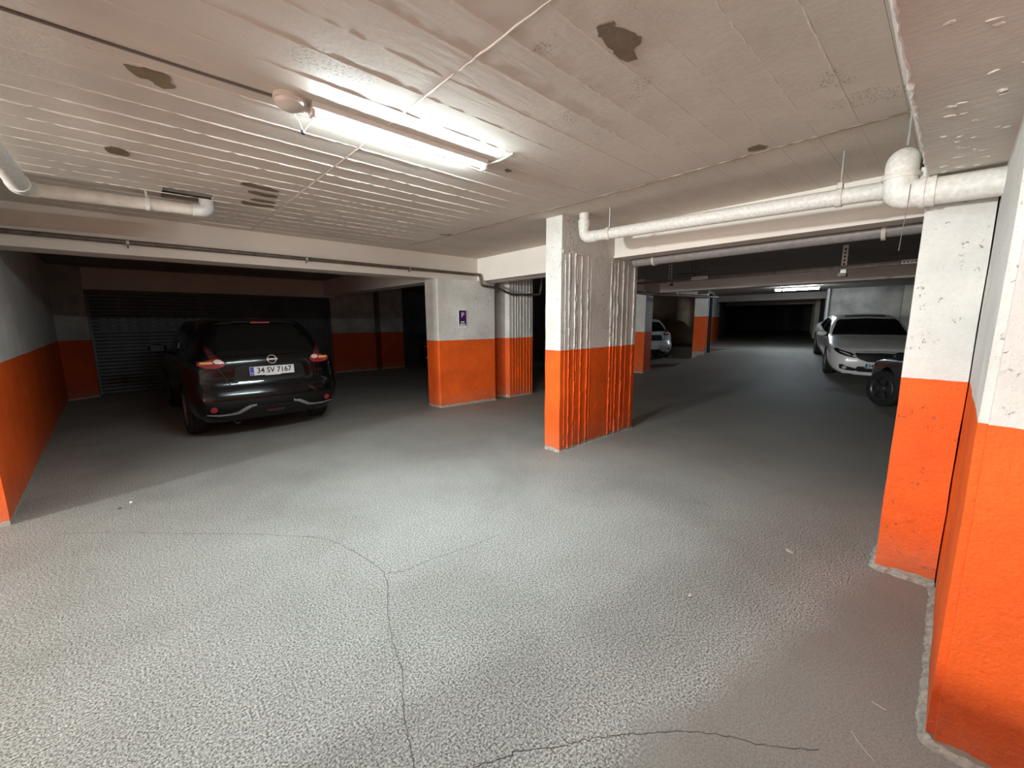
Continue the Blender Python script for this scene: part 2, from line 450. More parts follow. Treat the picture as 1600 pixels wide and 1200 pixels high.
crack2 = [(0.972,2.158),(1.05,2.115),(1.202,2.109),(1.355,2.086),(1.535,2.047),(1.757,2.038)]
crack3 = [(0.818,0.894),(0.885,0.849),(0.947,0.798),(1.011,0.763),(1.071,0.723),(1.143,0.676),(1.226,0.606),(1.334,0.513),(1.411,0.429),(1.472,0.32),(1.53,0.246),(1.611,0.16)]
crack4 = [(0.692,0.951),(0.75,0.917),(0.811,0.886)]
scr = [(1.989,0.06),(1.983,0.038),(1.98,0.018)]
scr2 = [(1.778,0.094),(1.747,0.07),(1.721,0.044),(1.706,0.024)]

# ================================================================== the setting
AX, AY = 0.957, 0.290            # direction of the far lane
def sstep(t):
    t = max(0.0, min(1.0, t)); return t*t*(3-2*t)*0.5 + t*0.5
def floor_z(x, y):
    if y > 5.62 and x < 15.9: return 0.0
    return 0.42*sstep((AX*x + AY*y - 11.9)/3.6)

def build_floor():
    bm = bmesh.new()
    xs = [-8, -4, -1, 1, 3, 5, 7, 9, 10] + [10.5+0.35*i for i in range(20)] + [18, 22, 28, 36, 46]
    ys = [-5, -3, -1.5, 0, 1, 2, 3, 4, 5, 5.4, 5.61, 5.63, 6, 6.5, 7, 8, 10, 12, 15.5]
    g = [[bm.verts.new((x, y, floor_z(x, y))) for y in ys] for x in xs]
    for i in range(len(xs)-1):
        for j in range(len(ys)-1):
            bm.faces.new((g[i][j], g[i+1][j], g[i+1][j+1], g[i][j+1]))
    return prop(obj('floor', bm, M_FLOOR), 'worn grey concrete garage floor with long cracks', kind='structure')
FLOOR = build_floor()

def ribbon_bm(pts, w0, w1, z, thick=0.0015, jit=0.006, sub=6, seed=1):
    """thin irregular crack running along pts, lying just proud of the floor"""
    rnd = random.Random(seed)
    P = []
    for a, b in zip(pts, pts[1:]):
        for k in range(sub):
            t = k/sub
            P.append(Vector((a[0]+(b[0]-a[0])*t, a[1]+(b[1]-a[1])*t)))
    P.append(Vector(pts[-1]))
    P = [p + Vector((rnd.uniform(-jit, jit), rnd.uniform(-jit, jit))) for p in P]
    bm = bmesh.new(); prev = None
    for i, p in enumerate(P):
        d = (P[min(i+1, len(P)-1)] - P[max(i-1, 0)]).normalized()
        nrm = Vector((-d.y, d.x))
        w = (w0 + (w1-w0)*i/len(P))*rnd.uniform(0.4, 1.3)*0.5
        a = bm.verts.new((p.x+nrm.x*w, p.y+nrm.y*w, z)); b = bm.verts.new((p.x-nrm.x*w, p.y-nrm.y*w, z))
        a2 = bm.verts.new((p.x+nrm.x*w, p.y+nrm.y*w, z-thick)); b2 = bm.verts.new((p.x-nrm.x*w, p.y-nrm.y*w, z-thick))
        if prev:
            pa, pb, pa2, pb2 = prev
            bm.faces.new((pa, pb, b, a)); bm.faces.new((pa2, a2, b2, pb2)); bm.faces.new((pa, a, a2, pa2)); bm.faces.new((pb, pb2, b2, b))
        prev = (a, b, a2, b2)
    return bm
obj('crack', ribbon_bm(crack1, 0.002, 0.005, 0.0012, jit=0.004, seed=2), M_CRACK, FLOOR)
obj('crack', ribbon_bm(crack2, 0.0028, 0.0015, 0.0012, jit=0.004, seed=3), M_CRACK, FLOOR)
obj('crack', ribbon_bm(crack4+crack3, 0.0036, 0.0022, 0.0012, jit=0.004, seed=4), M_CRACK, FLOOR)
obj('scratch', ribbon_bm(scr, 0.003, 0.003, 0.0015, jit=0.001, seed=5), M_CHIP, FLOOR)
obj('scratch', ribbon_bm(scr2, 0.0016, 0.0016, 0.0015, jit=0.001, seed=6), M_CHIP, FLOOR)

# --- ceiling: slab, board-marked panels, ridges left by the shuttering, bare patches
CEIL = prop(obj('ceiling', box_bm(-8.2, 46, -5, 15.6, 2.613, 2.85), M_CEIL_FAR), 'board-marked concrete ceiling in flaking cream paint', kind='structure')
ROWS = [0.10, 0.29, 0.49, 0.69, 0.895, 1.095, 1.31, 1.505, 1.705, 1.905, 2.12, 2.31, 2.50, 2.715, 2.935, 3.135, 3.335, 3.535, 3.75, 3.935,
        4.10, 4.32, 4.51, 4.715, 4.92, 5.12, 5.33, 5.53, 5.75, 5.98]
SEGS = [(-2.6, 1.19), (1.19, 3.19), (3.20, 4.75)]
rb = random.Random(11)
HOLE = (0.317, 0.66, 4.70, 4.83)
for r in range(len(ROWS)-1):
    y0, y1 = ROWS[r]+0.0006, ROWS[r+1]-0.0006
    for s, (x0, x1) in enumerate(SEGS):
        if s == 2 and y0 > 3.1: x1 = 4.66
        zb = 2.6 + rb.uniform(-0.0007, 0.0007)
        pieces = [(x0+0.002, x1-0.002, y0, y1)]
        if s == 0 and y1 > HOLE[2] and y0 < HOLE[3]:
            pieces = [(x0+0.002, HOLE[0], y0, y1), (HOLE[1], x1-0.002, y0, y1)]
        for (a, b, c, d) in pieces:
            bm = bmesh.new(); vs = add_box(bm, a, b, c, d, zb, 2.6135)
            tilt = rb.uniform(-0.0004, 0.0004)
            for v in vs[:4]: v.co.z += tilt*(1 if v.co.y > (c+d)/2 else -1)
            obj('board_panel', bm, M_CEIL, CEIL)

def mortar_bm(pts, seed, w=(0.012, 0.03), h=(0.010, 0.035), step=0.016):
    """lumpy mortar left along the foot of a wall; pts run with the open floor on their left"""
    rnd = random.Random(seed); P = []
    for a, b in zip(pts, pts[1:]):
        a, b = Vector((a[0], a[1], 0)), Vector((b[0], b[1], 0)); n = max(2, int((b-a).length/step))
        d = (b-a).normalized(); o = Vector((-d.y, d.x, 0))
        for k in range(n): P.append((a+(b-a)*k/n, o))
    P.append((b, o))
    bm = bmesh.new(); prev = None; kw = kh = 0.5
    for p, o in P:
        kw = kw*0.6 + 0.4*rnd.random(); kh = kh*0.6 + 0.4*rnd.random()
        ww = w[0] + (w[1]-w[0])*kw; hh = h[0] + (h[1]-h[0])*kh
        j = [rnd.uniform(-0.004, 0.004) for _ in range(3)]
        ring = [bm.verts.new(p - o*0.015 + Vector((0, 0, -0.01))), bm.verts.new(p - o*0.01 + Vector((0, 0, hh))), bm.verts.new(p + o*(ww*0.4+j[0]) + Vector((0, 0, hh*0.75+j[1]))),
                bm.verts.new(p + o*(ww*0.8+j[2]) + Vector((0, 0, hh*0.3))), bm.verts.new(p + o*ww*1.2 + Vector((0, 0, -0.004)))]
        if prev:
            for m in range(5): bm.faces.new((prev[m], prev[(m+1) % 5], ring[(m+1) % 5], ring[m]))
        prev = ring
    return bm
def fin_bm(p0, p1, depth, width, zt, seed, step=0.035, fade0=0.0, fade1=0.0, gaps=0.1):
    """ragged ridge of concrete squeezed through a joint between shuttering boards (hangs from zt, along p0-p1)"""
    rnd = random.Random(seed)
    a, b = Vector(p0), Vector(p1); Ln = (b-a).length; n = max(3, int(Ln/step))
    d = (b-a)/Ln; side = Vector((-d.y, d.x))
    bm = bmesh.new(); prev = None; lvl = 1.0
    for i in range(n+1):
        t = i/n; p = a + (b-a)*t
        lvl = lvl*0.7 + 0.3*rnd.uniform(0.5, 1.35)
        k = lvl
        if rnd.random() < gaps: k *= 0.25
        if fade0 and t < fade0: k *= t/fade0
        if fade1 and t > 1-fade1: k *= (1-t)/fade1
        w = width*(0.5+0.3*rnd.random()); dz = depth*k*rnd.uniform(0.8, 1.15)
        j = rnd.uniform(-0.0025, 0.0025)
        q = [(w, 0), (0.35*w, -dz), (-0.35*w, -dz*0.9), (-w, 0)]
        ring = [bm.verts.new((p.x+side.x*(o+j), p.y+side.y*(o+j), zt+h)) for o, h in q]
        if prev:
            for m in range(3): bm.faces.new((prev[m], prev[m+1], ring[m+1], ring[m]))
            bm.faces.new((prev[3], prev[0], ring[0], ring[3]))
        else: bm.faces.new(ring)
        prev = ring
    bm.faces.new(prev[::-1])
    return bm
for r in range(2, len(ROWS)-1):
    y = ROWS[r]
    big = 0.0085 if 2.4 < y < 3.6 else (0.0055 if y >= 3.6 else 0.004)
    if y < 2.4: segs = [(-2.4, 1.18, 0.5), (1.2, 3.17, 0.0)]
    else: segs = [(-0.5 if y < 3 else -0.8, 1.18, 0.35), (1.2, 3.0, 0.0)]
    for i, (x0, x1, fd) in enumerate(segs):
        dy = rb.uniform(-0.012, 0.012) if i else 0
        obj('board_ridge', fin_bm((x0, y), (x1, y+dy), big*rb.uniform(0.75, 1.2), 0.007 if y > 2.4 else 0.005, 2.601, 100+r*5+i, fade0=fd, fade1=0.25 if i else 0.0,
            gaps=0.08 if 2.4 < y < 3.8 else 0.3), M_CEIL_EDGE, CEIL)
    if 0.3 < y < 2.95:
        obj('board_ridge', fin_bm((3.22, y+0.06), (4.1, y+0.08), 0.004, 0.007, 2.602, 400+r, gaps=0.4), M_CEIL_EDGE, CEIL)
obj('joint_ridge', fin_bm((1.19, 0.3), (1.20, 5.2), 0.006, 0.011, 2.602, 77, fade1=0.15), M_CEIL_EDGE, CEIL)
for i in range(len(joint)-1):
    obj('joint_ridge', fin_bm(joint[i], joint[i+1], 0.004, 0.006, 2.602, 90+i, gaps=0.35), M_CEIL_EDGE, CEIL)

obj('joint_line', ribbon_bm(joint, 0.007, 0.007, 2.600, thick=0.0045, jit=0.003, sub=14, seed=8), M_BARE, CEIL)
def patch(poly, mat, z=2.5945):
    P = [Vector((p[0], p[1], 0)) for p in poly]
    bm = bmesh.new()
    lo_ = [bm.verts.new((p.x, p.y, z)) for p in P]; hi_ = [bm.verts.new((p.x, p.y, z+0.004)) for p in P]
    for t in tessellate_polygon([P]): bm.faces.new([lo_[i] for i in t]); bm.faces.new([hi_[i] for i in t][::-1])
    n = len(P)
    for i in range(n): bm.faces.new((lo_[i], lo_[(i+1) % n], hi_[(i+1) % n], hi_[i]))
    obj('bare_patch', bm, mat, CEIL)
for p in (P1, P8, P9, P10): patch(p, M_BARE)
for p in (P3, P4, P5, P6, P7): patch(p, M_BARE)
patch(P2, M_BARE_OLIVE)

def structure(name, bm, mat, label, cat, smooth=None):
    return prop(obj(name, bm, mat, None, smooth), label, cat, None, 'structure')

# --- walls
def wall(name, poly, z0, z1, mat, label):
    return prop(obj(name, prism_bm(poly, z0, z1), mat), label, kind='structure')
lw = prism_bm([(-0.825, 4.68), (-1.05, 11.7), (-3.6, 11.7), (-8.2, 4.68)], 0, 2.61)
bmesh.ops.subdivide_edges(lw, edges=[e for e in lw.edges if e.calc_length() > 2], cuts=18, use_grid_fill=True)
for v in lw.verts:
    v.co += Vector((noise.noise(v.co*1.5)*0.012, noise.noise(v.co*1.7+Vector((9, 2, 1)))*0.008, 0))
prop(obj('wall_left', lw, M_WALL), 'left garage wall, orange below and white above', kind='structure')
wall('wall_back', [(-8.5, -5), (-8.2, -5), (-8.2, 5), (-8.5, 5)], 0, 2.65, M_WALL, 'garage wall behind the camera')
wall('wall_near', [(-8.2, -4.2), (4.7, -4.2), (4.7, -4.0), (-8.2, -4.0)], 0, 2.65, M_WALL, 'garage side wall out of the picture')
nw = rough_box(1.92, 4.62, -3.9, -0.088, 0, 2.21, 0.22, 0.004)
# worn rounded corner and a mortar fillet at the foot
bmesh.ops.bevel(nw, geom=[e for e in nw.edges if all(v.co.y > -0.11 and v.co.x < 1.95 for v in e.verts) and abs(e.verts[0].co.z-e.verts[1].co.z) > 0.05], offset=0.022, segments=2, affect='EDGES')
RIGHTWALL = prop(obj('wall_right', nw, M_PILLAR), 'thick end of the near right wall, white over orange', kind='structure')
M_MORTAR = simple('grey_mortar', (0.40, 0.375, 0.325), 0.95, var=0.4, vscale=30, bumpy=0.9, bscale=90, spec=0.2)
obj('mortar_foot', mortar_bm([(1.92, -1.6), (1.92, -0.10), (1.935, -0.088), (3.12, -0.088)], 31), M_MORTAR, RIGHTWALL)

# --- columns
def column(name, bm, mat, label):
    return prop(obj(name, bm, mat), label, 'column', None, 'structure')
rc = rough_box(3.16, 4.62, -0.082, 0.17, 0, 2.2, 0.14, 0.004)
RCOL = column('column', rc, M_PILLAR, 'slim white and orange column joined to the near right wall')
fl = mortar_bm([(3.158, -0.085), (3.158, 0.172), (3.5, 0.172)], 32, (0.014, 0.035), (0.012, 0.045))
obj('mortar_foot', fl, M_MORTAR, RCOL)

pm = rough_box(3.45, 5.0, 2.93, 3.155, 0, 2.61, 0.14, 0.005)
PILLAR = column('column', pm, M_PILLAR_ROUGH, 'rough central column with vertical board ridges and orange lower half')
PILLAR.data.materials.append(M_PILLAR)
for p in PILLAR.data.polygons:
    if p.normal.x < -0.7: p.material_index = 1
def vfin_bm(x, z0, z1, y, depth, width, seed, step=0.03, lean=0.0):
    rnd = random.Random(seed); n = int((z1-z0)/step); bm = bmesh.new(); prev = None; lvl = 1.0
    for i in range(n+1):
        z = z0 + (z1-z0)*i/n
        lvl = lvl*0.65 + 0.35*rnd.uniform(0.3, 1.6)
        dp = depth*lvl; w = width*rnd.uniform(0.35, 0.75); xx = x + lean*(i/n) + rnd.uniform(-0.002, 0.002)
        if rnd.random() < 0.12: lvl *= 0.35
        if i in (0, n): dp *= 0.3
        ring = [bm.verts.new((xx-w, y+0.003, z)), bm.verts.new((xx-0.3*w, y-dp, z)), bm.verts.new((xx+0.4*w, y-dp*0.8, z)), bm.verts.new((xx+w, y+0.003, z))]
        if prev:
            for m in range(3): bm.faces.new((prev[m], prev[m+1], ring[m+1], ring[m]))
        else: bm.faces.new(ring)
        prev = ring
    bm.faces.new(prev[::-1]); return bm
for i, (x, st) in enumerate([(3.52, .5), (3.585, 1), (3.68, 1), (3.725, .5), (3.80, 1), (3.92, .9), (3.985, .5), (4.39, 1), (4.42, .5), (4.465, .8), (4.54, 1), (4.66, 1), (4.77, .6), (4.91, 1), (4.95, .5)]):
    obj('board_ridge', vfin_bm(x, 0.02 if i % 3 else 0.06, 2.2 + 0.02*(i % 3), 2.93, 0.015*st, 0.0045+0.003*st, 500+i, step=0.022, lean=random.uniform(-.006, .006)), M_PILLAR_ROUGH, PILLAR)
for i in range(16):      # lumps of slurry caught along the joints
    bm = bmesh.new(); bmesh.ops.create_icosphere(bm, subdivisions=1, radius=rb.uniform(0.008, 0.016))
    z = rb.uniform(0.15, 2.1); x = rb.choice([3.585, 3.68, 3.80, 4.39, 4.54, 4.66, 4.91]) + rb.uniform(-.012, .012)
    for v in bm.verts: v.co = Vector((x + v.co.x*0.8, 2.928 + v.co.y*0.6, z + v.co.z*rb.uniform(1.0, 2.4)))
    obj('slurry_lump', bm, M_PILLAR_ROUGH, PILLAR)
# slightly proud rough lower casing edge under the smooth head
obj('casting_lip', fin_bm((3.47, 2.928), (4.44, 2.928), 0.03, 0.016, 2.245, 611, step=0.025), M_PILLAR, PILLAR)
obj('mortar_foot', mortar_bm([(5.0, 3.15), (5.0, 2.93), (3.45, 2.93), (3.45, 3.155)], 33, (0.006, 0.018), (0.008, 0.022)), M_MORTAR, PILLAR)

def poly_column(poly, z0, z1, mat, label, cuts=10):
    bm = prism_bm(poly, z0, z1)
    bmesh.ops.subdivide_edges(bm, edges=[e for e in bm.edges if abs(e.verts[0].co.z-e.verts[1].co.z) > 0.5], cuts=cuts, use_grid_fill=True)
    for v in bm.verts: v.co += noise.noise_vector(v.co*5)*0.004
    return column('column', bm, mat, label)
COL2 = poly_column([(3.815, 5.975), (3.835, 5.955), (4.975, 5.83), (4.975, 6.3), (3.80, 6.3)], 0, 2.206, M_PILLAR, 'wide white and orange column carrying the purple parking sign')
obj('mortar_foot', mortar_bm([(4.978, 5.83), (3.83, 5.955), (3.805, 6.2)], 34, (0.008, 0.02), (0.01, 0.025)), M_MORTAR, COL2)
COL3 = poly_column([(5.345, 5.825), (5.966, 5.81), (5.97, 6.2), (5.20, 6.18)], 0, 2.61, M_PILLAR_ROUGH, 'narrow ridged column half hidden behind the central column')
for i, x in enumerate([5.42, 5.50, 5.56, 5.63, 5.72, 5.80, 5.88]):
    obj('board_ridge', vfin_bm(x, 0.05, 2.5, 5.822-(x-5.345)*0.024, 0.010, 0.008, 700+i), M_PILLAR_ROUGH, COL3)
poly_column([(10.5, 5.86), (11.25, 6.05), (11.2, 6.5), (10.42, 6.5)], 0, 2.32, M_PILLAR, 'white and orange column beside the silver car')
poly_column([(13.7, 5.5), (14.1, 5.62), (14.02, 6.0), (13.68, 5.87)], 0, 2.32, wall_paint('painted_far_column', z_line=1.60, floor=0.42), 'far orange and white column at the top of the ramp')
prop(obj('light_block_low', rough_box(-1.10, -0.96, -2.5, 1.15, 0, 0.77), M_WALL), 'unseen low block added behind the camera to shade the right floor', kind='structure')  # unseen occluder, placed to shade the floor and the right wall's foot
prop(obj('light_block_short', rough_box(-1.10, -0.96, 1.27, 1.60, 0, 0.79), M_WALL), 'unseen short block added behind the camera to shade a band of floor', kind='structure')  # second unseen occluder, the gap between them shapes the light streak

# --- garage bay on the left
poly_column([(-1.2, 11.5), (-0.62, 11.85), (-0.62, 12.3), (-1.3, 12.3)], 0, 2.61, M_PIER_SHADED, 'dim orange pier at the left end of the roller shutter')
poly_column([(4.27, 12.30), (5.55, 12.22), (5.55, 12.7), (4.30, 12.7)], 0, 2.61, M_PIER_SHADED, 'wide dim orange pier to the right of the roller shutter')
poly_column([(5.74, 12.25), (6.52, 12.25), (6.50, 12.7), (5.74, 12.7)], 0, 2.61, M_PIER_SHADED, 'narrow dim orange pier at the back, beside the dark opening')
prop(obj('trim_1', rough_box(-1.3, 4.28, 11.95, 12.5, 2.18, 2.62), M_BEAM), 'concrete lintel above the roller shutter', kind='structure')
prop(obj('wall_rear', prism_bm([(-1.3, 14.6), (9.5, 14.6), (9.5, 14.9), (-1.3, 14.9)], 0, 2.65), M_DARKWALL), 'dark wall behind the rear piers', kind='structure')

# --- beams
def beam(bm, mat, label): return prop(obj('beam', bm, mat), label, 'beam', None, 'structure')
beam(rough_box(-1.2, 5.2, 5.965, 6.36, 2.205, 2.62, 0.3, 0.004), M_BEAM, 'long cream beam over the left parking bay')
beam(prism_bm([(4.56, 3.15), (4.70, 5.975), (5.0, 5.975), (4.86, 3.15)], 2.205, 2.62), M_BEAM_Y, 'short cream beam between the two middle columns')
beam(prism_bm([(4.43, 0.12), (4.445, 2.94), (4.75, 2.94), (4.73, 0.12)], 2.262, 2.62), M_BEAM_Y, 'cream beam above the opening to the far lane')
obj('drip_edge', prism_bm([(4.415, 0.17), (4.43, 2.93), (4.47, 2.93), (4.455, 0.17)], 2.25, 2.272), M_BEAM_Y, bpy.data.objects['beam.002'])
bm = bmesh.new()
sec = [(0.285, 2.615), (0.168, 2.205), (-3.95, 2.205), (-3.95, 2.615)]
xs = [-8.1 + i*0.3 for i in range(43)]; xs[-1] = 4.6
prv = None
for x in xs:
    ring = [bm.verts.new((x, y + noise.noise(Vector((x*2, y, z)))*0.008, z + noise.noise(Vector((x*2.3, y+4, z)))*0.006*(z < 2.5))) for y, z in sec]
    if prv:
        for m in range(4): bm.faces.new((prv[m], prv[(m+1) % 4], ring[(m+1) % 4], ring[m]))
    else: bm.faces.new(ring)
    prv = ring
bm.faces.new(prv[::-1])
BR = beam(bm, M_CEIL_ROUGH, 'broad rough plastered beam at the upper right')
def lump_edge(p0, p1, r, seed, step=0.03):
    rnd = random.Random(seed); a, b = Vector(p0), Vector(p1); n = int((b-a).length/step)
    pts = []; rr = []
    for i in range(n+1):
        pts.append(a+(b-a)*i/n + Vector((0, rnd.uniform(-.004, .004), rnd.uniform(-.004, .002)))); k = rnd.uniform(0.5, 1.3)
        if rnd.random() < 0.04: k = 2.2
        rr.append(r*k)
    return sweep_bm(pts, rr, 6)
obj('plaster_drip', lump_edge((1.2, 0.170, 2.206), (3.05, 0.170, 2.206), 0.0045, 3), M_PVC, BR)
fk = random.Random(21)
for i in range(34):
    x = fk.uniform(1.35, 3.0); y = fk.uniform(-0.42, 0.12) if i % 3 else fk.uniform(-0.2, 0.1)
    if x > 1.9 and y < -0.06: y = fk.uniform(-0.06, 0.12)
    bm = bmesh.new(); bmesh.ops.create_icosphere(bm, subdivisions=1, radius=fk.uniform(0.006, 0.013))
    a_ = fk.uniform(-0.35, 0.35) + PI/2; lg = fk.uniform(0.9, 2.3)
    for v in bm.verts:
        v.co = Vector((v.co.x*lg*fk.uniform(0.8, 1.2), v.co.y*fk.uniform(0.4, 1.3), v.co.z*fk.uniform(0.2, 0.5)))
    bmesh.ops.transform(bm, matrix=Matrix.Translation((x, y, 2.204)) @ Matrix.Rotation(a_, 4, 'Z') @ Matrix.Rotation(fk.uniform(-0.15, 0.15), 4, 'Y'), verts=bm.verts[:])
    obj('plaster_flake', bm, M_CEIL_ROUGH, BR)
beam(rough_box(4.0, 4.35, 6.34, 12.1, 2.205, 2.62, 0.3, 0.004), M_BEAM_Y, 'dim beam running back from the sign column')
beam(prism_bm([(10.5, 5.95), (14.0, 5.95), (14.0, 6.25), (10.5, 6.25)], 2.30, 2.62), M_BEAM, 'pale beam between the silver car columns')
beam(prism_bm([(11.1, 0.0), (11.45, 6.4), (11.85, 6.4), (11.5, -3.0), (11.1, -3.0)], 2.285, 2.62), M_BEAM_Y, 'first cross beam over the far lane')
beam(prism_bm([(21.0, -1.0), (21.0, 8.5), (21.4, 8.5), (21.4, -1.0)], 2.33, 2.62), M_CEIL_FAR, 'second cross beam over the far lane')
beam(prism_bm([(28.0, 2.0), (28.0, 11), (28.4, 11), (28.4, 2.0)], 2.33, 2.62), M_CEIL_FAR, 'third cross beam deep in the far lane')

# --- far lane walls
wall('wall_lane', [(15.9, 6.35), (18.6, 7.18), (18.5, 7.55), (15.82, 6.72)], 0, 2.65, M_TUNNEL, 'orange and white wall on the left of the far lane')
wall('wall_lane_far', [(18.72, 7.28), (23.0, 8.55), (22.9, 8.9), (18.62, 7.65)], 0, 2.65, M_TUNNEL, 'dim orange wall further down the far lane')
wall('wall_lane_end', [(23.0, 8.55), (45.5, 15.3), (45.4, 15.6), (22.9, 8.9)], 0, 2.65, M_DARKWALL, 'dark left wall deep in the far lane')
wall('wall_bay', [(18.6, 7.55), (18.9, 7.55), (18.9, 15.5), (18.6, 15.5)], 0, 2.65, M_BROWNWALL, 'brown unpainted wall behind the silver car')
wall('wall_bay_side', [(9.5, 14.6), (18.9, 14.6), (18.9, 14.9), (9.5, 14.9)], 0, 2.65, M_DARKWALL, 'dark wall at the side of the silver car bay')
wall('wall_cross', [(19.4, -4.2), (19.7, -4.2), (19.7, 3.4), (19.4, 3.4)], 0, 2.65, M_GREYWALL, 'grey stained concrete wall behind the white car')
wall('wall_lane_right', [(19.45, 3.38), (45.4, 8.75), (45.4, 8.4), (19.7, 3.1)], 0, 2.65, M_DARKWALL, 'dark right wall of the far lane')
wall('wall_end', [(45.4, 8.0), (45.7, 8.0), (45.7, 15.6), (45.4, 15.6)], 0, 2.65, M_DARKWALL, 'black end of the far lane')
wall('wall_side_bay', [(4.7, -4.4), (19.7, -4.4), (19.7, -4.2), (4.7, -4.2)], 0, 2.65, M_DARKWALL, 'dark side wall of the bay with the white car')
wc = bpy.data.objects['wall_cross']
obj('orange_panel', box_bm(19.36, 19.41, -2.2, 0.95, 0.45, 1.58), simple('dull_red_orange', (0.40, 0.055, 0.015), 0.7, var=0.2), wc)
obj('concrete_panel', box_bm(19.37, 19.41, -0.6, 1.27, 1.58, 2.6), M_PALEWALL, wc)
obj('concrete_panel', box_bm(19.38, 19.41, 1.30, 2.55, 0.45, 2.6), M_GREYWALL, wc)
for i, (x, y, w) in enumerate([(38.0, 7.22, 2.6), (31.5, 5.86, 2.4), (27.3, 5.0, 1.5)]):
    bm = bmesh.new(); add_box(bm, 0, w, -0.05, 0.22, 0.45, 2.62, Matrix.Translation((x, y, 0)) @ Matrix.Rotation(math.atan2(5.37, 25.95), 4, 'Z'))
    prop(obj('column', bm, M_PALEWALL), ['pale pilaster farthest down the right of the lane', 'middle pale pilaster on the right of the lane', 'pale pilaster nearest the white car'][i], 'column', None, 'structure')

# ================================================================== fixtures
def tube_lamp(x0, x1, y, label, mat, group=None, along='X', z=2.6, split=None):
    """batten lamp fixed to the ceiling; returns the root"""
    t = thing('ceiling_lamp', label, 'lamp', ((x0+x1)/2, y, z), 0 if along == 'X' else PI/2, group)
    h = (x1-x0)/2; TILT = math.radians(4)     # the tube sits slightly turned in its holders
    hb = box_bm(-h-0.01, h+0.01, -0.042, 0.042, -0.032, 0.0, bevel=0.004)
    obj('housing', hb, M_LAMP_BODY, t)
    segs = [(-h+0.012, h-0.012)] if split is None else [(-h+0.012, -h+split-0.03), (-h+split+0.03, h-0.012)]
    for a, b in segs:
        bm = bmesh.new(); n = 10; prev = None
        for xx in (a, b):
            ring = [bm.verts.new((xx, 0.021*math.cos(PI*k/n)*math.cos(TILT) + 0.006*math.sin(PI*k/n)*math.sin(TILT), -0.040-0.006*math.sin(PI*k/n)*math.cos(TILT) + 0.021*math.cos(PI*k/n)*math.sin(TILT))) for k in range(n+1)]
            if prev:
                for k in range(n): bm.faces.new((prev[k], prev[k+1], ring[k+1], ring[k]))
                bm.faces.new((prev[0], ring[0], ring[-1], prev[-1]))
            bm.faces.new(ring if prev else ring[::-1]); prev = ring
        obj('tube', bm, mat, t)
    for s in (-1, 1):
        obj('end_cap', box_bm(s*(h+0.002)-0.010, s*(h+0.002)+0.010, -0.027, 0.027, -0.060, -0.030, bevel=0.003), M_LAMP_CAP, t)
    return t
tube_lamp(0.80, 1.925, 2.352, 'bright white tube lamp on the ceiling above the open floor', M_TUBE)
fl_ = thing('assumed_flood_lamp', 'assumed flood lamp on an added post, unseen behind the camera', 'lamp', (-7.95, 2.80, 0))  # assumed lamp, its post and housing made up around the unseen light
obj('post', sweep_bm([(-0.02, 0, 0), (-0.02, 0, 1.62)], 0.03, 10), M_GALV, fl_)
obj('housing', box_bm(-0.06, 0.06, -0.27, 0.27, 1.60, 2.0, bevel=0.01), M_TRIM, fl_)
tl = thing('ceiling_lamp', 'small bright tube lamp far down the lane under a beam', 'lamp', (16.8, 3.79, 2.56), PI/2)
obj('housing', box_bm(-0.66, 0.66, -0.03, 0.03, -0.03, 0.0, bevel=0.004), M_LAMP_BODY, tl)
obj('hanger_rod', sweep_bm([(-0.5, 0, 0), (-0.5, 0, 0.055)], 0.006, 6), M_GALV, tl)
obj('hanger_rod', sweep_bm([(0.5, 0, 0), (0.5, 0, 0.055)], 0.006, 6), M_GALV, tl)
for a, b in ((0.46, 0.62), (-0.62, 0.40)):
    obj('tube', lathe_bm([(a, 0.001), (a, 0.030), (b, 0.030), (b, 0.001)], 'X', 12, M=Matrix.Translation((0, 0, -0.058))), M_TUBE_T, tl)

# junction box, cable and loose wires by the main lamp
jb = thing('junction_box', 'round cream junction box at the left end of the near tube lamp', 'junction box', (0.700, 2.362, 2.6))
obj('box_base', lathe_bm([(0.0, 0.001), (0.0, 0.074), (-0.022, 0.076), (-0.024, 0.070)], 'Z', 28), M_PLASTIC, jb, 0.6)
obj('box_cover', lathe_bm([(-0.022, 0.001), (-0.022, 0.070), (-0.040, 0.064), (-0.054, 0.044), (-0.056, 0.001)], 'Z', 28), M_PLASTIC, jb, 0.6)
obj('loose_wire', sweep_bm([(0.03, 0.05, -0.05), (0.055, 0.06, -0.075), (0.075, 0.075, -0.115)], 0.0022, 6, 0.02), M_WHITE_CABLE, jb)
obj('loose_wire', sweep_bm([(0.075, 0.075, -0.115), (0.10, 0.068, -0.08), (0.128, 0.052, -0.045)], 0.0018, 6, 0.02), M_WIRE, jb)
obj('wire_connector', box_bm(0.066, 0.084, 0.066, 0.084, -0.125, -0.105, bevel=0.004), M_TRIM, jb)
o = obj('ceiling_cable', sweep_bm([(-2.6, 2.39, 2.594), (-0.6, 2.392, 2.593), (0.2, 2.402, 2.594), (0.632, 2.39, 2.592)], 0.006, 8, 0.2), M_WIRE)
prop(o, 'thin dark cable running along the ceiling to the junction box', 'cable')
o = obj('lamp_cable', sweep_bm([(1.925, 2.352, 2.575), (1.965, 2.31, 2.585), (1.985, 2.22, 2.590), (1.975, 2.11, 2.594)], 0.0045, 8, 0.05), M_WHITE_CABLE)
prop(o, 'short curved white cable leaving the right end of the near tube lamp', 'cable')

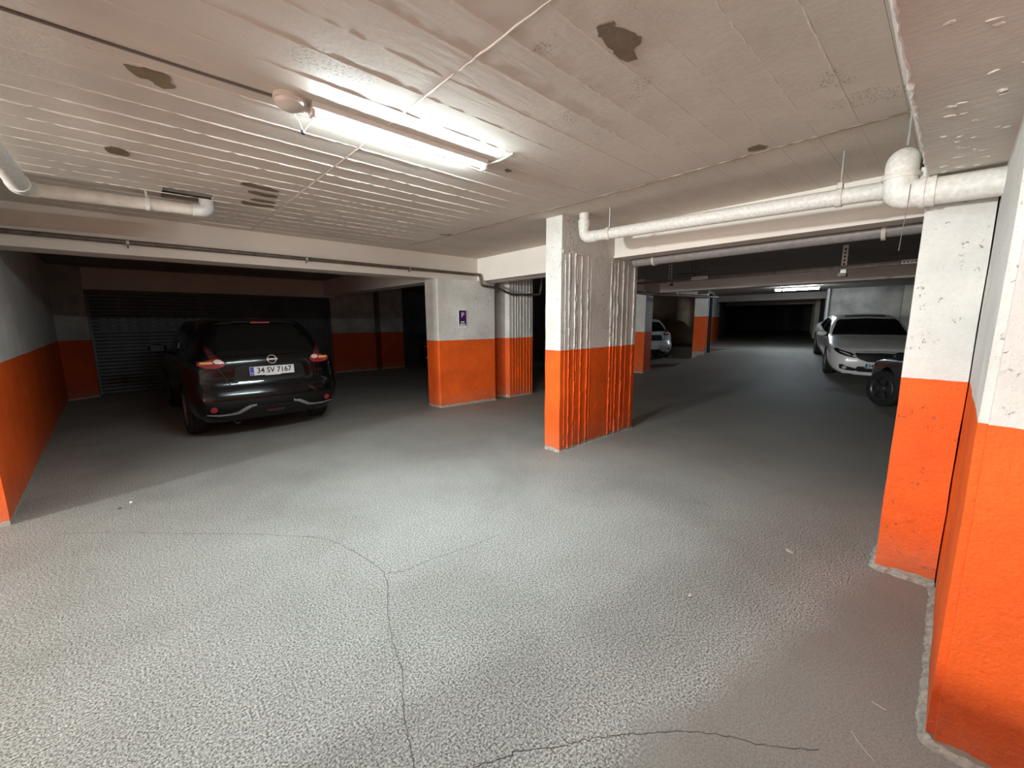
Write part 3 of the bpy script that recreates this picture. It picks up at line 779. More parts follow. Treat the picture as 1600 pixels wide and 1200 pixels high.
# drain pipe across the opening to the lane
RP = 0.054
dp = thing('drain_pipe', 'white drain pipe hung in front of the opening beam, ending in a big elbow', 'pipe', (3.6, 2.75, 2.6))
T = Matrix.Translation((-3.6, -2.75, -2.6))
def dpart(name, bm, mat=M_PVC, sm=0.7):
    bmesh.ops.transform(bm, matrix=T, verts=bm.verts[:]); return obj(name, bm, mat, dp, sm)
dpart('pipe_run', sweep_bm([(3.6, 2.60, 2.357), (3.6, 1.5, 2.330), (3.6, 0.40, 2.303)], RP, 20))
dpart('drop_pipe', sweep_bm([(3.6, 2.75, 2.606), (3.6, 2.75, 2.50)], RP, 20))
dpart('elbow', sweep_bm([(3.6, 2.75, 2.52), (3.6, 2.75, 2.358), (3.6, 2.58, 2.355)], RP+0.004, 20, 0.10))
dpart('socket', lathe_bm([(-0.05, RP+0.002), (-0.05, RP+0.009), (0.01, RP+0.009), (0.018, RP+0.012), (0.03, RP+0.012), (0.032, RP)], 'Z', 24, M=Matrix.Translation((3.6, 2.75, 2.50))), M_PVC)
dpart('collar', lathe_bm([(-0.022, RP), (-0.022, RP+0.011), (0.022, RP+0.011), (0.022, RP)], 'Y', 24, M=Matrix.Translation((3.6, 2.44, 2.354))), M_PVC_RING)
dpart('collar', lathe_bm([(-0.018, RP), (-0.018, RP+0.008), (0.018, RP+0.008), (0.018, RP)], 'Y', 24, M=Matrix.Translation((3.6, 0.62, 2.308))), M_PVC_RING)
dpart('hanger_rod', sweep_bm([(3.6, 2.44, 2.41), (3.6, 2.44, 2.605)], 0.005, 6), M_GALV)
dpart('hanger_rod', sweep_bm([(3.6, 0.62, 2.36), (3.6, 0.62, 2.605)], 0.006, 6), M_GALV)
dpart('hanger_clip', box_bm(3.575, 3.625, 0.605, 0.635, 2.36, 2.40, bevel=0.004), M_PVC_STAIN)
RE = 0.068
dpart('elbow', sweep_bm([(3.60, 0.42, 2.303), (3.60, 0.272, 2.30), (3.34, 0.272, 2.305)], 0.058, 20, 0.1))
dpart('elbow', sweep_bm([(3.36, 0.272, 2.308), (3.03, 0.272, 2.312), (3.03, 0.272, 2.205)], RE, 24, 0.105, 8))
dpart('elbow', sweep_bm([(3.03, 0.272, 2.225), (3.03, 0.272, 2.135), (3.03, 0.17, 2.133)], RE+0.001, 24, 0.10, 8))
dpart('collar', lathe_bm([(-0.012, RE), (-0.012, RE+0.007), (0.0, RE+0.009), (0.012, RE+0.007), (0.012, RE)], 'Z', 26, M=Matrix.Translation((3.03, 0.272, 2.228))), M_PVC_RING)
dpart('collar', lathe_bm([(-0.030, RE-.004), (-0.030, RE+0.006), (-0.012, RE+0.006), (-0.008, RE+0.003), (0.004, RE+0.003), (0.008, RE+0.007), (0.026, RE+0.007), (0.026, RE-.004)], 'Y', 26, M=Matrix.Translation((3.03, 0.165, 2.132))), M_PVC)
dpart('outlet_pipe', sweep_bm([(3.03, 0.15, 2.131), (3.03, -0.093, 2.124)], RE-0.003, 24))
dpart('hanger_rod', sweep_bm([(3.03, 0.262, 2.378), (3.03, 0.262, 2.608)], 0.005, 6), M_GALV)
dpart('tie_wire', sweep_bm([(2.958, 0.225, 2.17), (2.955, 0.226, 2.05), (2.95, 0.232, 1.96), (2.95, 0.236, 1.845)], 0.0016, 6), M_WIRE)
dpart('plaster_lump', rough_box(3.05, 3.13, 0.125, 0.20, 2.185, 2.26, 0.03, 0.008), M_PVC)

# pipe above the left beam
sp = thing('drain_pipe', 'stained white drain pipe below the ceiling at the far upper left', 'pipe', (-0.47, 4.78, 2.6))
T = Matrix.Translation((0.47, -4.78, -2.6))
def spart(name, bm, mat=M_PVC_STAIN, sm=0.7):
    bmesh.ops.transform(bm, matrix=T, verts=bm.verts[:]); return obj(name, bm, mat, sp, sm)
spart('pipe_run', sweep_bm([(-0.44, 4.775, 2.485), (0.60, 4.755, 2.503)], 0.050, 18))
spart('elbow', sweep_bm([(0.52, 4.757, 2.502), (0.625, 4.757, 2.504), (0.625, 4.757, 2.608)], 0.054, 18, 0.06), M_PVC)
spart('elbow', sweep_bm([(-0.40, 4.775, 2.486), (-0.475, 4.775, 2.485), (-0.475, 4.69, 2.485)], 0.055, 18, 0.05))
spart('socket', lathe_bm([(-0.05, 0.052), (-0.05, 0.066), (0.05, 0.066), (0.05, 0.052)], 'Y', 22, M=Matrix.Translation((-0.475, 4.64, 2.485))), M_PVC)
spart('branch_pipe', sweep_bm([(-0.475, 4.64, 2.485), (-0.475, 1.2, 2.52)], 0.058, 18), M_PVC)
spart('hanger_band', lathe_bm([(-0.014, 0.051), (-0.014, 0.055), (0.014, 0.055), (0.014, 0.051)], 'X', 20, M=Matrix.Translation((0.215, 4.762, 2.497))), M_PVC)
spart('hanger_rod', sweep_bm([(0.215, 4.762, 2.55), (0.215, 4.762, 2.605)], 0.009, 6), M_PVC)
# shaft opening above the pipe
hb = bmesh.new()
for a in ((0.317, 0.66, 4.70, 4.705, 2.6, 2.80), (0.317, 0.66, 4.925, 4.93, 2.6, 2.80), (0.312, 0.317, 4.70, 4.93, 2.6, 2.80), (0.66, 0.665, 4.70, 4.93, 2.6, 2.80)): add_box(hb, *a)
obj('shaft_lining', hb, M_BLACK, CEIL)

# iron pipe on the left beam
ip = thing('iron_pipe', 'thin dark iron pipe clipped along the left beam and kinked at the sign column', 'pipe', (-0.9, 5.925, 2.325))
T = Matrix.Translation((0.9, -5.925, -2.325))
def ipart(name, bm, mat=M_IRON, sm=0.7):
    bmesh.ops.transform(bm, matrix=T, verts=bm.verts[:]); return obj(name, bm, mat, ip, sm)
ipart('pipe_run', sweep_bm([(-0.86, 5.925, 2.330), (4.60, 5.922, 2.318), (4.625, 5.80, 2.31), (4.63, 5.775, 2.12), (4.98, 5.74, 2.085), (5.30, 5.70, 1.985), (5.40, 5.70, 1.98), (6.02, 5.66, 2.01), (6.07, 5.66, 2.22), (6.07, 5.66, 2.598)], 0.024, 12, 0.06), M_IRON)
for x in (0.07, 1.80, 3.31):
    ipart('pipe_clip', lathe_bm([(-0.012, 0.025), (-0.012, 0.032), (0.012, 0.032), (0.012, 0.025)], 'X', 14, M=Matrix.Translation((x, 5.924, 2.326-0.0012*(x+1)))), M_GALV)
    ipart('clip_stud', sweep_bm([(x, 5.924, 2.285), (x, 5.97, 2.275)], 0.006, 6), M_IRON)

# services hung below the lane ceiling
gp = thing('service_pipe', 'grey service pipe just behind the opening beam', 'pipe', (4.9, 0, 2.25))
obj('pipe_run', sweep_bm([(0, -2.0, 0.02), (0, 2.9, -0.008), (0, 6.0, -0.02)], 0.062, 18), simple('grey_pipe', (0.25, 0.23, 0.215), 0.5, var=0.2), gp, 0.7)
for y in (2.64, 0.5):
    obj('pipe_clip', lathe_bm([(-0.015, 0.062), (-0.015, 0.072), (0.015, 0.072), (0.015, 0.062)], 'Y', 18, M=Matrix.Translation((0, y, -0.005))), M_PVC_STAIN, gp)
    obj('hanger_rod', sweep_bm([(0, y, 0.06), (0, y, 0.42)], 0.007, 6), M_GALV, gp)
tr = thing('cable_tray', 'hung steel cable rail across the far lane with pale punched struts', 'cable tray', (8.1, 0, 2.27))
obj('rail', box_bm(-0.04, 0.04, -3.0, 5.2, -0.02, 0.03), M_IRON, tr)
for y, lo_z in ((1.25, -0.10), (4.03, -0.06)):
    bm = box_bm(0.035, 0.075, y-0.035, y+0.035, lo_z, 0.34)
    s = obj('strut', bm, M_GALV, tr)
    for k in range(6): obj('slot', box_bm(0.030, 0.036, y-0.012, y+0.012, -0.01+k*0.055, 0.02+k*0.055), M_BLACK, s)
    obj('rail_clamp', box_bm(-0.05, 0.08, y-0.05, y+0.05, lo_z-0.03, lo_z+0.02), M_IRON, tr)
for y in (0.30, 3.25):
    bm = box_bm(-0.052, -0.042, y, y+0.30, -0.015, 0.04)
    s = obj('strut', bm, M_PVC, tr)
    for k in range(7): obj('slot', box_bm(-0.056, -0.051, y+0.02+k*0.04, y+0.042+k*0.04, -0.002, 0.024), M_IRON, s)
fr = thing('pipe_bracket', 'thin hanging rod frame under the far lane ceiling', 'bracket', (8.3, 3.45, 2.61))
obj('rod', sweep_bm([(0, 0.22, 0.0), (0, 0.22, -0.20), (0, 0.02, -0.22)], 0.012, 6), M_IRON, fr)
obj('rod', sweep_bm([(0, 0.08, 0.0), (0, 0.08, -0.19)], 0.009, 6), M_IRON, fr)
obj('rod', sweep_bm([(0, -0.16, 0.0), (0, -0.16, -0.17), (0, 0.3, -0.2), (0, 0.52, -0.19)], 0.014, 6), M_IRON, fr)
bp = thing('service_pipe', 'dark brown pipe running along the left columns of the far lane', 'pipe', (10.3, 5.6, 2.18))
obj('pipe_run', sweep_bm([(-4.0, -0.1, 0.06), (0, 0, 0), (3.2, -0.35, 0.02), (3.5, -0.38, 0.02)], 0.04, 12, 0.1), M_IRON, bp, 0.7)
for x in (-1.2, 1.2, 2.9):
    obj('hanger_rod', sweep_bm([(x, -0.02-0.11*max(0, x), 0.02), (x, -0.02-0.11*max(0, x), 0.435)], 0.012, 6), M_GALV, bp)
o = obj('down_pipe', sweep_bm([(14.20, 5.56, 0.36), (14.20, 5.56, 2.2), (14.35, 5.62, 2.3), (14.9, 5.9, 2.32)], 0.05, 12, 0.08), M_TRIM, None, 0.7)
prop(o, 'black down pipe at the corner of the far orange column', 'pipe')
o = obj('conduit', sweep_bm([(19.25, 3.30, 0.45), (19.25, 3.30, 2.61)], 0.03, 10), M_PVC, None, 0.7)
prop(o, 'thin pale vertical conduit behind the white car', 'pipe')

# parking sign
sg = thing('parking_sign', 'small purple parking sign with a white letter P on the column', 'sign', (4.292, 5.900, 1.545), -math.atan2(0.125, 1.14))
obj('sign_board', box_bm(-0.083, 0.083, -0.004, 0.006, -0.158, 0.158, bevel=0.002), M_SIGNWHITE, sg)
obj('purple_panel', box_bm(-0.072, 0.072, -0.0065, -0.003, -0.045, 0.138), M_PURPLE, sg)
obj('navy_panel', box_bm(-0.072, 0.072, -0.0065, -0.003, -0.122, -0.045), M_SIGNNAVY, sg)
RX = Matrix.Rotation(PI/2, 4, 'X')
text_obj('letter', 'P', 0.125, M_SIGNWHITE, sg, Matrix.Translation((0.002, -0.008, 0.055)) @ RX, 0.001)
for z, w in ((-0.062, 0.036), (-0.101, 0.056)):
    tb = bmesh.new(); k = -w
    rr_ = random.Random(int(w*1000))
    while k < w-0.006:
        l = rr_.uniform(0.007, 0.013); add_box(tb, k, k+l, -0.0085, -0.006, z-0.011, z+0.011); k += l+0.003
    obj('small_print', tb, M_SIGNWHITE, sg)
for x in (-0.076, 0.076):
    for z in (-0.150, 0.150):
        obj('screw', lathe_bm([(0, 0.0045), (-0.004, 0.004), (-0.005, 0.001)], 'Y', 10, M=Matrix.Translation((x, -0.004, z))), M_GALV, sg)

# roller shutter at the back of the left bay
rs = thing('roller_shutter', 'closed dark grey roller shutter behind the black car', 'shutter', (-0.62, 12.12, 0), math.atan2(0.30, 4.89))
W = 4.87
nS = 29; pitch_ = 2.19/nS
proto = None
for i in range(nS):
    z0 = i*pitch_
    if proto is None:
        bm = bmesh.new()
        pr = [(0.0, 0.003), (-0.010, 0.010), (-0.015, pitch_*0.5), (-0.010, pitch_-0.014), (0.0, pitch_-0.004), (0.006, pitch_-0.004), (0.006, 0.003)]
        a = [bm.verts.new((0, y, z)) for y, z in pr]; b = [bm.verts.new((W, y, z)) for y, z in pr]
        bm.faces.new(a); bm.faces.new(b[::-1])
        for k in range(len(pr)): bm.faces.new((a[k], b[k], b[(k+1) % len(pr)], a[(k+1) % len(pr)]))
        proto = obj('slat', bm, M_SHUTTER, rs)
    else:
        c = proto.copy(); COL.objects.link(c); c.parent = rs; c.location = (0, 0, z0)
M_SLOT_GLINT = simple('slot_glint', (0.26, 0.265, 0.28), 0.5, 0.2)  # pale colour paints the reflections on the perforations
for z in (1.36, 1.435, 1.51, 1.585):
    bm = bmesh.new(); x = 0.15
    while x < W-0.2:
        add_box(bm, x, x+0.10, -0.019, -0.013, z-0.006, z+0.006); x += 0.16
    s = obj('vent_slots', bm, M_SLOT_GLINT, rs); s['kind'] = 'stuff'
obj('guide_rail', box_bm(-0.04, 0.03, -0.05, 0.03, 0, 2.19), M_SHUTTER, rs)
obj('guide_rail', box_bm(W-0.03, W+0.04, -0.05, 0.03, 0, 2.19), M_SHUTTER, rs)

# bits lying on the floor
def chip(name, label, cat, x, y, r, mat, seed, flat=0.5, long=1.0, rot=0.0):
    bm = bmesh.new(); bmesh.ops.create_icosphere(bm, subdivisions=2, radius=r)
    for v in bm.verts:
        n = 1 + noise.noise(v.co/r*0.9 + Vector((seed*3.1, seed, 0)))*0.45
        v.co = Vector((v.co.x*n*long, v.co.y*n, v.co.z*n*flat))
    lo_z = min(v.co.z for v in bm.verts)
    bmesh.ops.rotate(bm, verts=bm.verts[:], cent=(0, 0, 0), matrix=Matrix.Rotation(rot, 3, 'Z'))
    for v in bm.verts: v.co.z -= lo_z
    o = obj(name, bm, mat); o.location = (x, y, floor_z(x, y)); return prop(o, label, cat)
chip('plaster_chip', 'long pale plaster chip on the floor in front of the slim column', 'debris', 2.985, 0.57, 0.012, M_CHIP, 1, 0.4, 2.6, 0.9)
chip('plaster_chip', 'small pale plaster chip on the open floor left of the right wall', 'debris', 2.084, 0.823, 0.010, M_CHIP, 2, 0.5, 1.5, 0.2)
chip('pebble', 'small white pebble on the floor near the left wall', 'debris', -0.16, 4.559, 0.010, simple('white_pebble', (0.75, 0.73, 0.70), 0.7), 3, 0.8)
chip('pebble', 'small dark pebble beside the white pebble on the floor', 'debris', -0.229, 4.479, 0.009, simple('dark_pebble', (0.10, 0.09, 0.08), 0.8), 4, 0.6, 1.5)

# ================================================================== vehicles
def interp(xs, ys, x):
    """piecewise Catmull-Rom / Hermite interpolation of tuples"""
    n = len(xs)
    i = max(0, min(n-2, next((k-1 for k in range(1, n) if xs[k] >= x), n-2)))
    h = xs[i+1]-xs[i]; t = (x-xs[i])/h if h else 0
    out = []
    for c in range(len(ys[0])):
        p0, p1 = ys[i][c], ys[i+1][c]
        d = (p1-p0)/h
        dl = (p0-ys[i-1][c])/(xs[i]-xs[i-1]) if i > 0 else d
        dr = (ys[i+2][c]-p1)/(xs[i+2]-xs[i+1]) if i+2 < n else d
        m0 = 0 if dl*d <= 0 else 2*dl*d/(dl+d)
        m1 = 0 if dr*d <= 0 else 2*dr*d/(dr+d)
        t2, t3 = t*t, t*t*t
        out.append((2*t3-3*t2+1)*p0 + (t3-2*t2+t)*h*m0 + (-2*t3+3*t2)*p1 + (t3-t2)*h*m1)
    return out

def curve1(pts):
    xs = [p[0] for p in pts]; ys = [(p[1],) for p in pts]
    return lambda x: interp(xs, ys, max(xs[0], min(xs[-1], x)))[0]

def car_body(stations, rear, front, wr, wf, axles, R, mat, parent, ny=64, nk=30):
    """stations: (y, [(x,z)...]) half sections from the floor pan centre up to the roof centre"""
    ys = [s[0] for s in stations]
    flat = [[c for p in s[1] for c in p] for s in stations]
    K = len(stations[0][1])
    def section(y):
        v = interp(ys, flat, y); pts = [(v[2*k], v[2*k+1]) for k in range(K)]
        ts = list(range(K))
        return [tuple(interp(ts, pts, (K-1)*j/nk)) for j in range(nk+1)]
    fr, ff = curve1(rear), curve1(front)
    y0, y1 = ys[0], ys[-1]
    bm = bmesh.new(); rows = []
    def warp(y, z):
        a = max(0.0, 1-(y-y0)/wr)**1.5; b = max(0.0, 1-(y1-y)/wf)**1.5
        return y + a*fr(z) + b*ff(z)
    steps = [y0 + (y1-y0)*(0.5-0.5*math.cos(PI*i/ny))*0.5 + (y1-y0)*0.5*i/ny for i in range(ny+1)]
    for y in steps:
        sec = section(y); row = []
        for j in range(2*nk+1):
            x, z = sec[j] if j <= nk else (-sec[2*nk-j][0], sec[2*nk-j][1])
            row.append(bm.verts.new((x, warp(y, z), z)))
        row.append(row[0]); rows.append(row)
    M = 2*nk
    for a, b in zip(rows, rows[1:]):
        for j in range(M): bm.faces.new((a[j], a[j+1], b[j+1], b[j]))
        # close the floor pan seam
    for a, b in zip(rows, rows[1:]):
        pass
    def cap(row, y, sgn, bulge):
        n = 9; cols = [[row[j] for j in range(nk+1)]]
        for c in range(1, n):
            s = 1-2*c/n; col = []
            for j in range(nk+1):
                p = row[j].co
                col.append(bm.verts.new((p.x*s, p.y + sgn*bulge*(1-s*s), p.z)))
            cols.append(col)
        cols.append([row[(2*nk-j) if j else 0] for j in range(nk+1)])
        for a, b in zip(cols, cols[1:]):
            for j in range(nk):
                q = [a[j], a[j+1], b[j+1], b[j]]
                try: bm.faces.new(q)
                except ValueError: pass
    cap(rows[0], y0, -1, 0.05); cap(rows[-1], y1, 1, 0.10)
    bmesh.ops.remove_doubles(bm, verts=bm.verts[:], dist=1e-4)
    bmesh.ops.dissolve_degenerate(bm, dist=1e-5, edges=bm.edges[:])
    o = obj('body', bm, [mat, M_TRIM], parent, 0.75)
    # wheel arches
    cut = bmesh.new()
    for (ya, hw) in axles:
        for s in (-1, 1):
            lathe_bm([(s*(hw-0.30), 0.001), (s*(hw-0.30), R+0.055), (s*(hw+0.3), R+0.055), (s*(hw+0.3), 0.001)], 'X', 30, cut, Matrix.Translation((0, ya, R+0.015)))
    bmesh.ops.recalc_face_normals(cut, faces=cut.faces[:])
    co = obj('cutter', cut, M_TRIM)
    co.matrix_world = parent.matrix_world.copy()
    md = o.modifiers.new('arch', 'BOOLEAN'); md.object = co; md.operation = 'DIFFERENCE'; md.solver = 'EXACT'
    o.parent = None; co.matrix_world = Matrix.Identity(4)
    dg = bpy.context.evaluated_depsgraph_get(); dg.update()
    me = bpy.data.meshes.new_from_object(o.evaluated_get(dg))
    o.modifiers.clear(); old = o.data; o.data = me; bpy.data.meshes.remove(old)
    bpy.data.objects.remove(co)
    o.parent = parent
    me.materials.clear(); me.materials.append(mat); me.materials.append(M_TRIM)
    for p in me.polygons:
        p.material_index = 0
        c = p.center
        for (ya, hw) in axles:
            r = math.hypot(c.y-ya, c.z-R-0.015)
            if abs(c.x) > hw-0.34 and r < R+0.054 and abs(abs(c.x)-(hw-0.30)) < 0.01: p.material_index = 1
            if abs(c.x) > hw-0.31 and abs(r-(R+0.055)) < 0.006 and (p.normal.x**2 < 0.2): p.material_index = 1
        if c.z < 0.27 and p.normal.z < -0.5: p.material_index = 1
    return o

def bvh_of(o): 
    bm = bmesh.new(); bm.from_mesh(o.data); t = BVHTree.FromBMesh(bm); bm.free(); return t

def proj_part(name, bvh, poly, view, mat, parent, off=0.006, maxlen=0.07, thick=0.008, mirror=False, zmap=None):
    """panel cut to a 2-D outline and laid onto the bodywork; view = rear/front (x,z), left/right (y,z), top (x,y)"""
    P = [Vector((p[0], zmap(p[1]) if zmap else p[1], 0)) for p in poly]
    if mirror: P = [Vector((-p.x, p.y, 0)) for p in P]
    bm = bmesh.new()
    vs = [bm.verts.new(p) for p in P]
    for t in tessellate_polygon([P]):
        try: bm.faces.new([vs[i] for i in t])
        except ValueError: pass
    for _ in range(5):
        es = [e for e in bm.edges if e.calc_length() > maxlen]
        if not es: break
        bmesh.ops.subdivide_edges(bm, edges=es, cuts=1)
        bmesh.ops.triangulate(bm, faces=bm.faces[:])
    ori, dr, fb = {'rear': (lambda a, b: Vector((a, -6, b)), Vector((0, 1, 0)), -1.8), 'front': (lambda a, b: Vector((a, 6, b)), Vector((0, -1, 0)), 1.8),
               'left': (lambda a, b: Vector((-4, a, b)), Vector((1, 0, 0)), -0.8), 'right': (lambda a, b: Vector((4, a, b)), Vector((-1, 0, 0)), 0.8),
               'top': (lambda a, b: Vector((a, b, 5)), Vector((0, 0, -1)), 1.0)}[view]
    miss = []
    for v in bm.verts:
        o = ori(v.co.x, v.co.y)
        h = bvh.ray_cast(o, dr)
        if h[0] is None: h = bvh.find_nearest(o + dr*(5 if view in ('rear', 'front') else 3.3)); 
        nrm = h[1] if h[1].dot(dr) < 0 else -h[1]
        v.co = h[0] + (nrm*0.6 - dr*0.4).normalized()*off
    bmesh.ops.recalc_face_normals(bm, faces=bm.faces[:])
    s = sum((f.normal.dot(dr) for f in bm.faces))
    if s > 0: bmesh.ops.reverse_faces(bm, faces=bm.faces[:])
    # rim back to the bodywork
    bnd = [e for e in bm.edges if len(e.link_faces) == 1]
    r = bmesh.ops.extrude_edge_only(bm, edges=bnd)
    for v in r['geom']:
        if isinstance(v, bmesh.types.BMVert): v.co += dr*(thick+off*0.5)
    me = bpy.data.meshes.new(name)
    for f in bm.faces: f.smooth = True
    for e in bm.edges:
        if len(e.link_faces) == 2 and e.calc_face_angle(0) > 0.6: e.smooth = False
    bm.to_mesh(me); bm.free()
    return link(name, me, mat, parent)

def wheel(parent, x, y, R, side, rim_mat, spokes=5, steer=0.0, width=0.205):
    """side = +1 right / -1 left: outer face towards side"""
    w = bpy.data.objects.new('wheel', None); COL.objects.link(w); w.parent = parent
    w.location = (x, y, R); w.rotation_euler = (0, 0, steer)
    hw = width/2; rr = R*0.665
    tb = lathe_bm([(-hw+0.02, rr), (-hw, rr+0.02), (-hw, R-0.035), (-hw+0.025, R-0.004), (-0.052, R), (-0.050, R-0.008), (-0.040, R-0.008), (-0.038, R),
                   (-0.004, R), (-0.002, R-0.008), (0.006, R-0.008), (0.008, R), (0.040, R), (0.042, R-0.008), (0.050, R-0.008), (0.052, R),
                   (hw-0.025, R-0.004), (hw, R-0.035), (hw, rr+0.02), (hw-0.02, rr)], 'X', 40, caps=False)
    obj('tyre', tb, M_RUBBER, w, 0.6)
    s = side
    rb_ = lathe_bm([(s*(hw-0.012), rr+0.003), (s*(hw-0.006), rr-0.008), (s*(hw-0.02), rr-0.022), (s*(hw-0.10), rr-0.035), (s*(hw-0.12), 0.05), (s*(hw-0.12), 0.001)], 'X', 36, caps=False)
    hubp = [(s*(hw-0.10), 0.075), (s*(hw-0.025), 0.06), (s*(hw-0.012), 0.045), (s*(hw-0.010), 0.001)]
    lathe_bm(hubp, 'X', 20, rb_, caps=False)
    for k in range(spokes):
        a = 2*PI*k/spokes + 0.3
        for d in (-0.16, 0.16):
            Mx = Matrix.Rotation(a+d*0.6, 4, 'X')
            vs = add_box(rb_, min(s*(hw-0.045), s*(hw-0.014)), max(s*(hw-0.045), s*(hw-0.014)), -0.016, 0.016, 0.045, rr-0.010, Mx)
    obj('rim', rb_, rim_mat, w, 0.5)
    return w

def number_plate(parent, text, loc, rot, band, W_=0.52, H_=0.112, frame=True):
    p = obj('number_plate', box_bm(-W_/2, W_/2, -0.006, 0.004, -H_/2, H_/2, bevel=0.003), M_PLATE, parent)
    p.location = loc; p.rotation_euler = rot
    obj('country_band', box_bm(-W_/2+0.003, -W_/2+0.046, -0.0085, -0.004, -H_/2+0.004, H_/2-0.004), band, p)
    RXm = Matrix.Rotation(PI/2, 4, 'X')
    text_obj('country_letters', 'TR', 0.030, M_PLATE, p, Matrix.Translation((-W_/2+0.024, -0.009, -0.030)) @ RXm, 0.0006)
    return p, RXm

def mirror_part(parent, x, y, z, side, mat, s=1.0):
    bm = bmesh.new(); bmesh.ops.create_uvsphere(bm, u_segments=18, v_segments=12, radius=1)
    for v in bm.verts:
        c = v.co
        c.x *= 0.115*s; c.y *= 0.075*s*(1.0 if c.y > 0 else 0.45); c.z *= 0.075*s
        if abs(c.z) > 0.045*s: c.z *= 0.93
    m = obj('door_mirror', bm, mat, parent, 0.9)
    m.location = (x, y, z)
    obj('mirror_glass', box_bm(-0.085*s, 0.085*s, -0.038*s, -0.033*s, -0.052*s, 0.052*s, bevel=0.004), M_TRIM, m)
    obj('mirror_stalk', sweep_bm([(-side*0.07*s, 0.0, -0.045), (-side*0.16*s, 0.01, -0.085)], 0.022, 8), M_TRIM, m)
    return m

# ---------- black compact crossover, seen from behind
HATCH = [
 (-1.95, [(0,.27),(.50,.27),(.66,.31),(.745,.46),(.775,.72),(.745,.95),(.665,1.08),(.555,1.36),(.46,1.475),(0,1.505)]),
 (-1.86, [(0,.23),(.56,.23),(.74,.28),(.83,.46),(.855,.72),(.835,.96),(.735,1.09),(.615,1.38),(.50,1.495),(0,1.525)]),
 (-1.65, [(0,.21),(.60,.21),(.80,.28),(.872,.48),(.885,.74),(.868,.97),(.775,1.09),(.645,1.40),(.535,1.510),(0,1.545)]),
 (-1.20, [(0,.20),(.62,.20),(.82,.28),(.870,.48),(.884,.74),(.862,.97),(.800,1.08),(.665,1.42),(.555,1.525),(0,1.562)]),
 (-0.50, [(0,.20),(.62,.20),(.80,.28),(.845,.48),(.862,.74),(.846,.96),(.812,1.06),(.675,1.43),(.565,1.53),(0,1.565)]),
 (0.30,  [(0,.20),(.62,.20),(.80,.28),(.845,.48),(.862,.74),(.846,.96),(.815,1.05),(.685,1.42),(.565,1.515),(0,1.550)]),
 (0.62,  [(0,.20),(.62,.20),(.81,.28),(.855,.48),(.870,.74),(.850,.96),(.815,1.05),(.690,1.36),(.560,1.46),(0,1.500)]),
 (1.12,  [(0,.20),(.62,.20),(.82,.28),(.880,.48),(.888,.74),(.860,.94),(.810,1.01),(.720,1.05),(.560,1.085),(0,1.110)]),
 (1.60,  [(0,.21),(.60,.21),(.79,.28),(.872,.48),(.880,.72),(.840,.88),(.770,.94),(.660,.98),(.50,1.015),(0,1.035)]),
 (1.92,  [(0,.24),(.52,.24),(.70,.30),(.790,.46),(.800,.64),(.740,.80),(.66,.86),(.55,.89),(.42,.92),(0,.935)]),
 (2.00,  [(0,.30),(.42,.30),(.56,.34),(.640,.46),(.650,.58),(.60,.70),(.54,.75),(.45,.78),(.34,.80),(0,.81)]),
]
H_REAR = [(.2, .02), (.30, -.05), (.46, -.11), (.60, -.11), (.66, -.065), (.75, -.03), (.95, -.02), (1.05, .0), (1.10, .03), (1.36, .26), (1.46, .33), (1.56, .36)]
H_FRONT = [(.2, -.02), (.6, .03), (1.2, 0)]

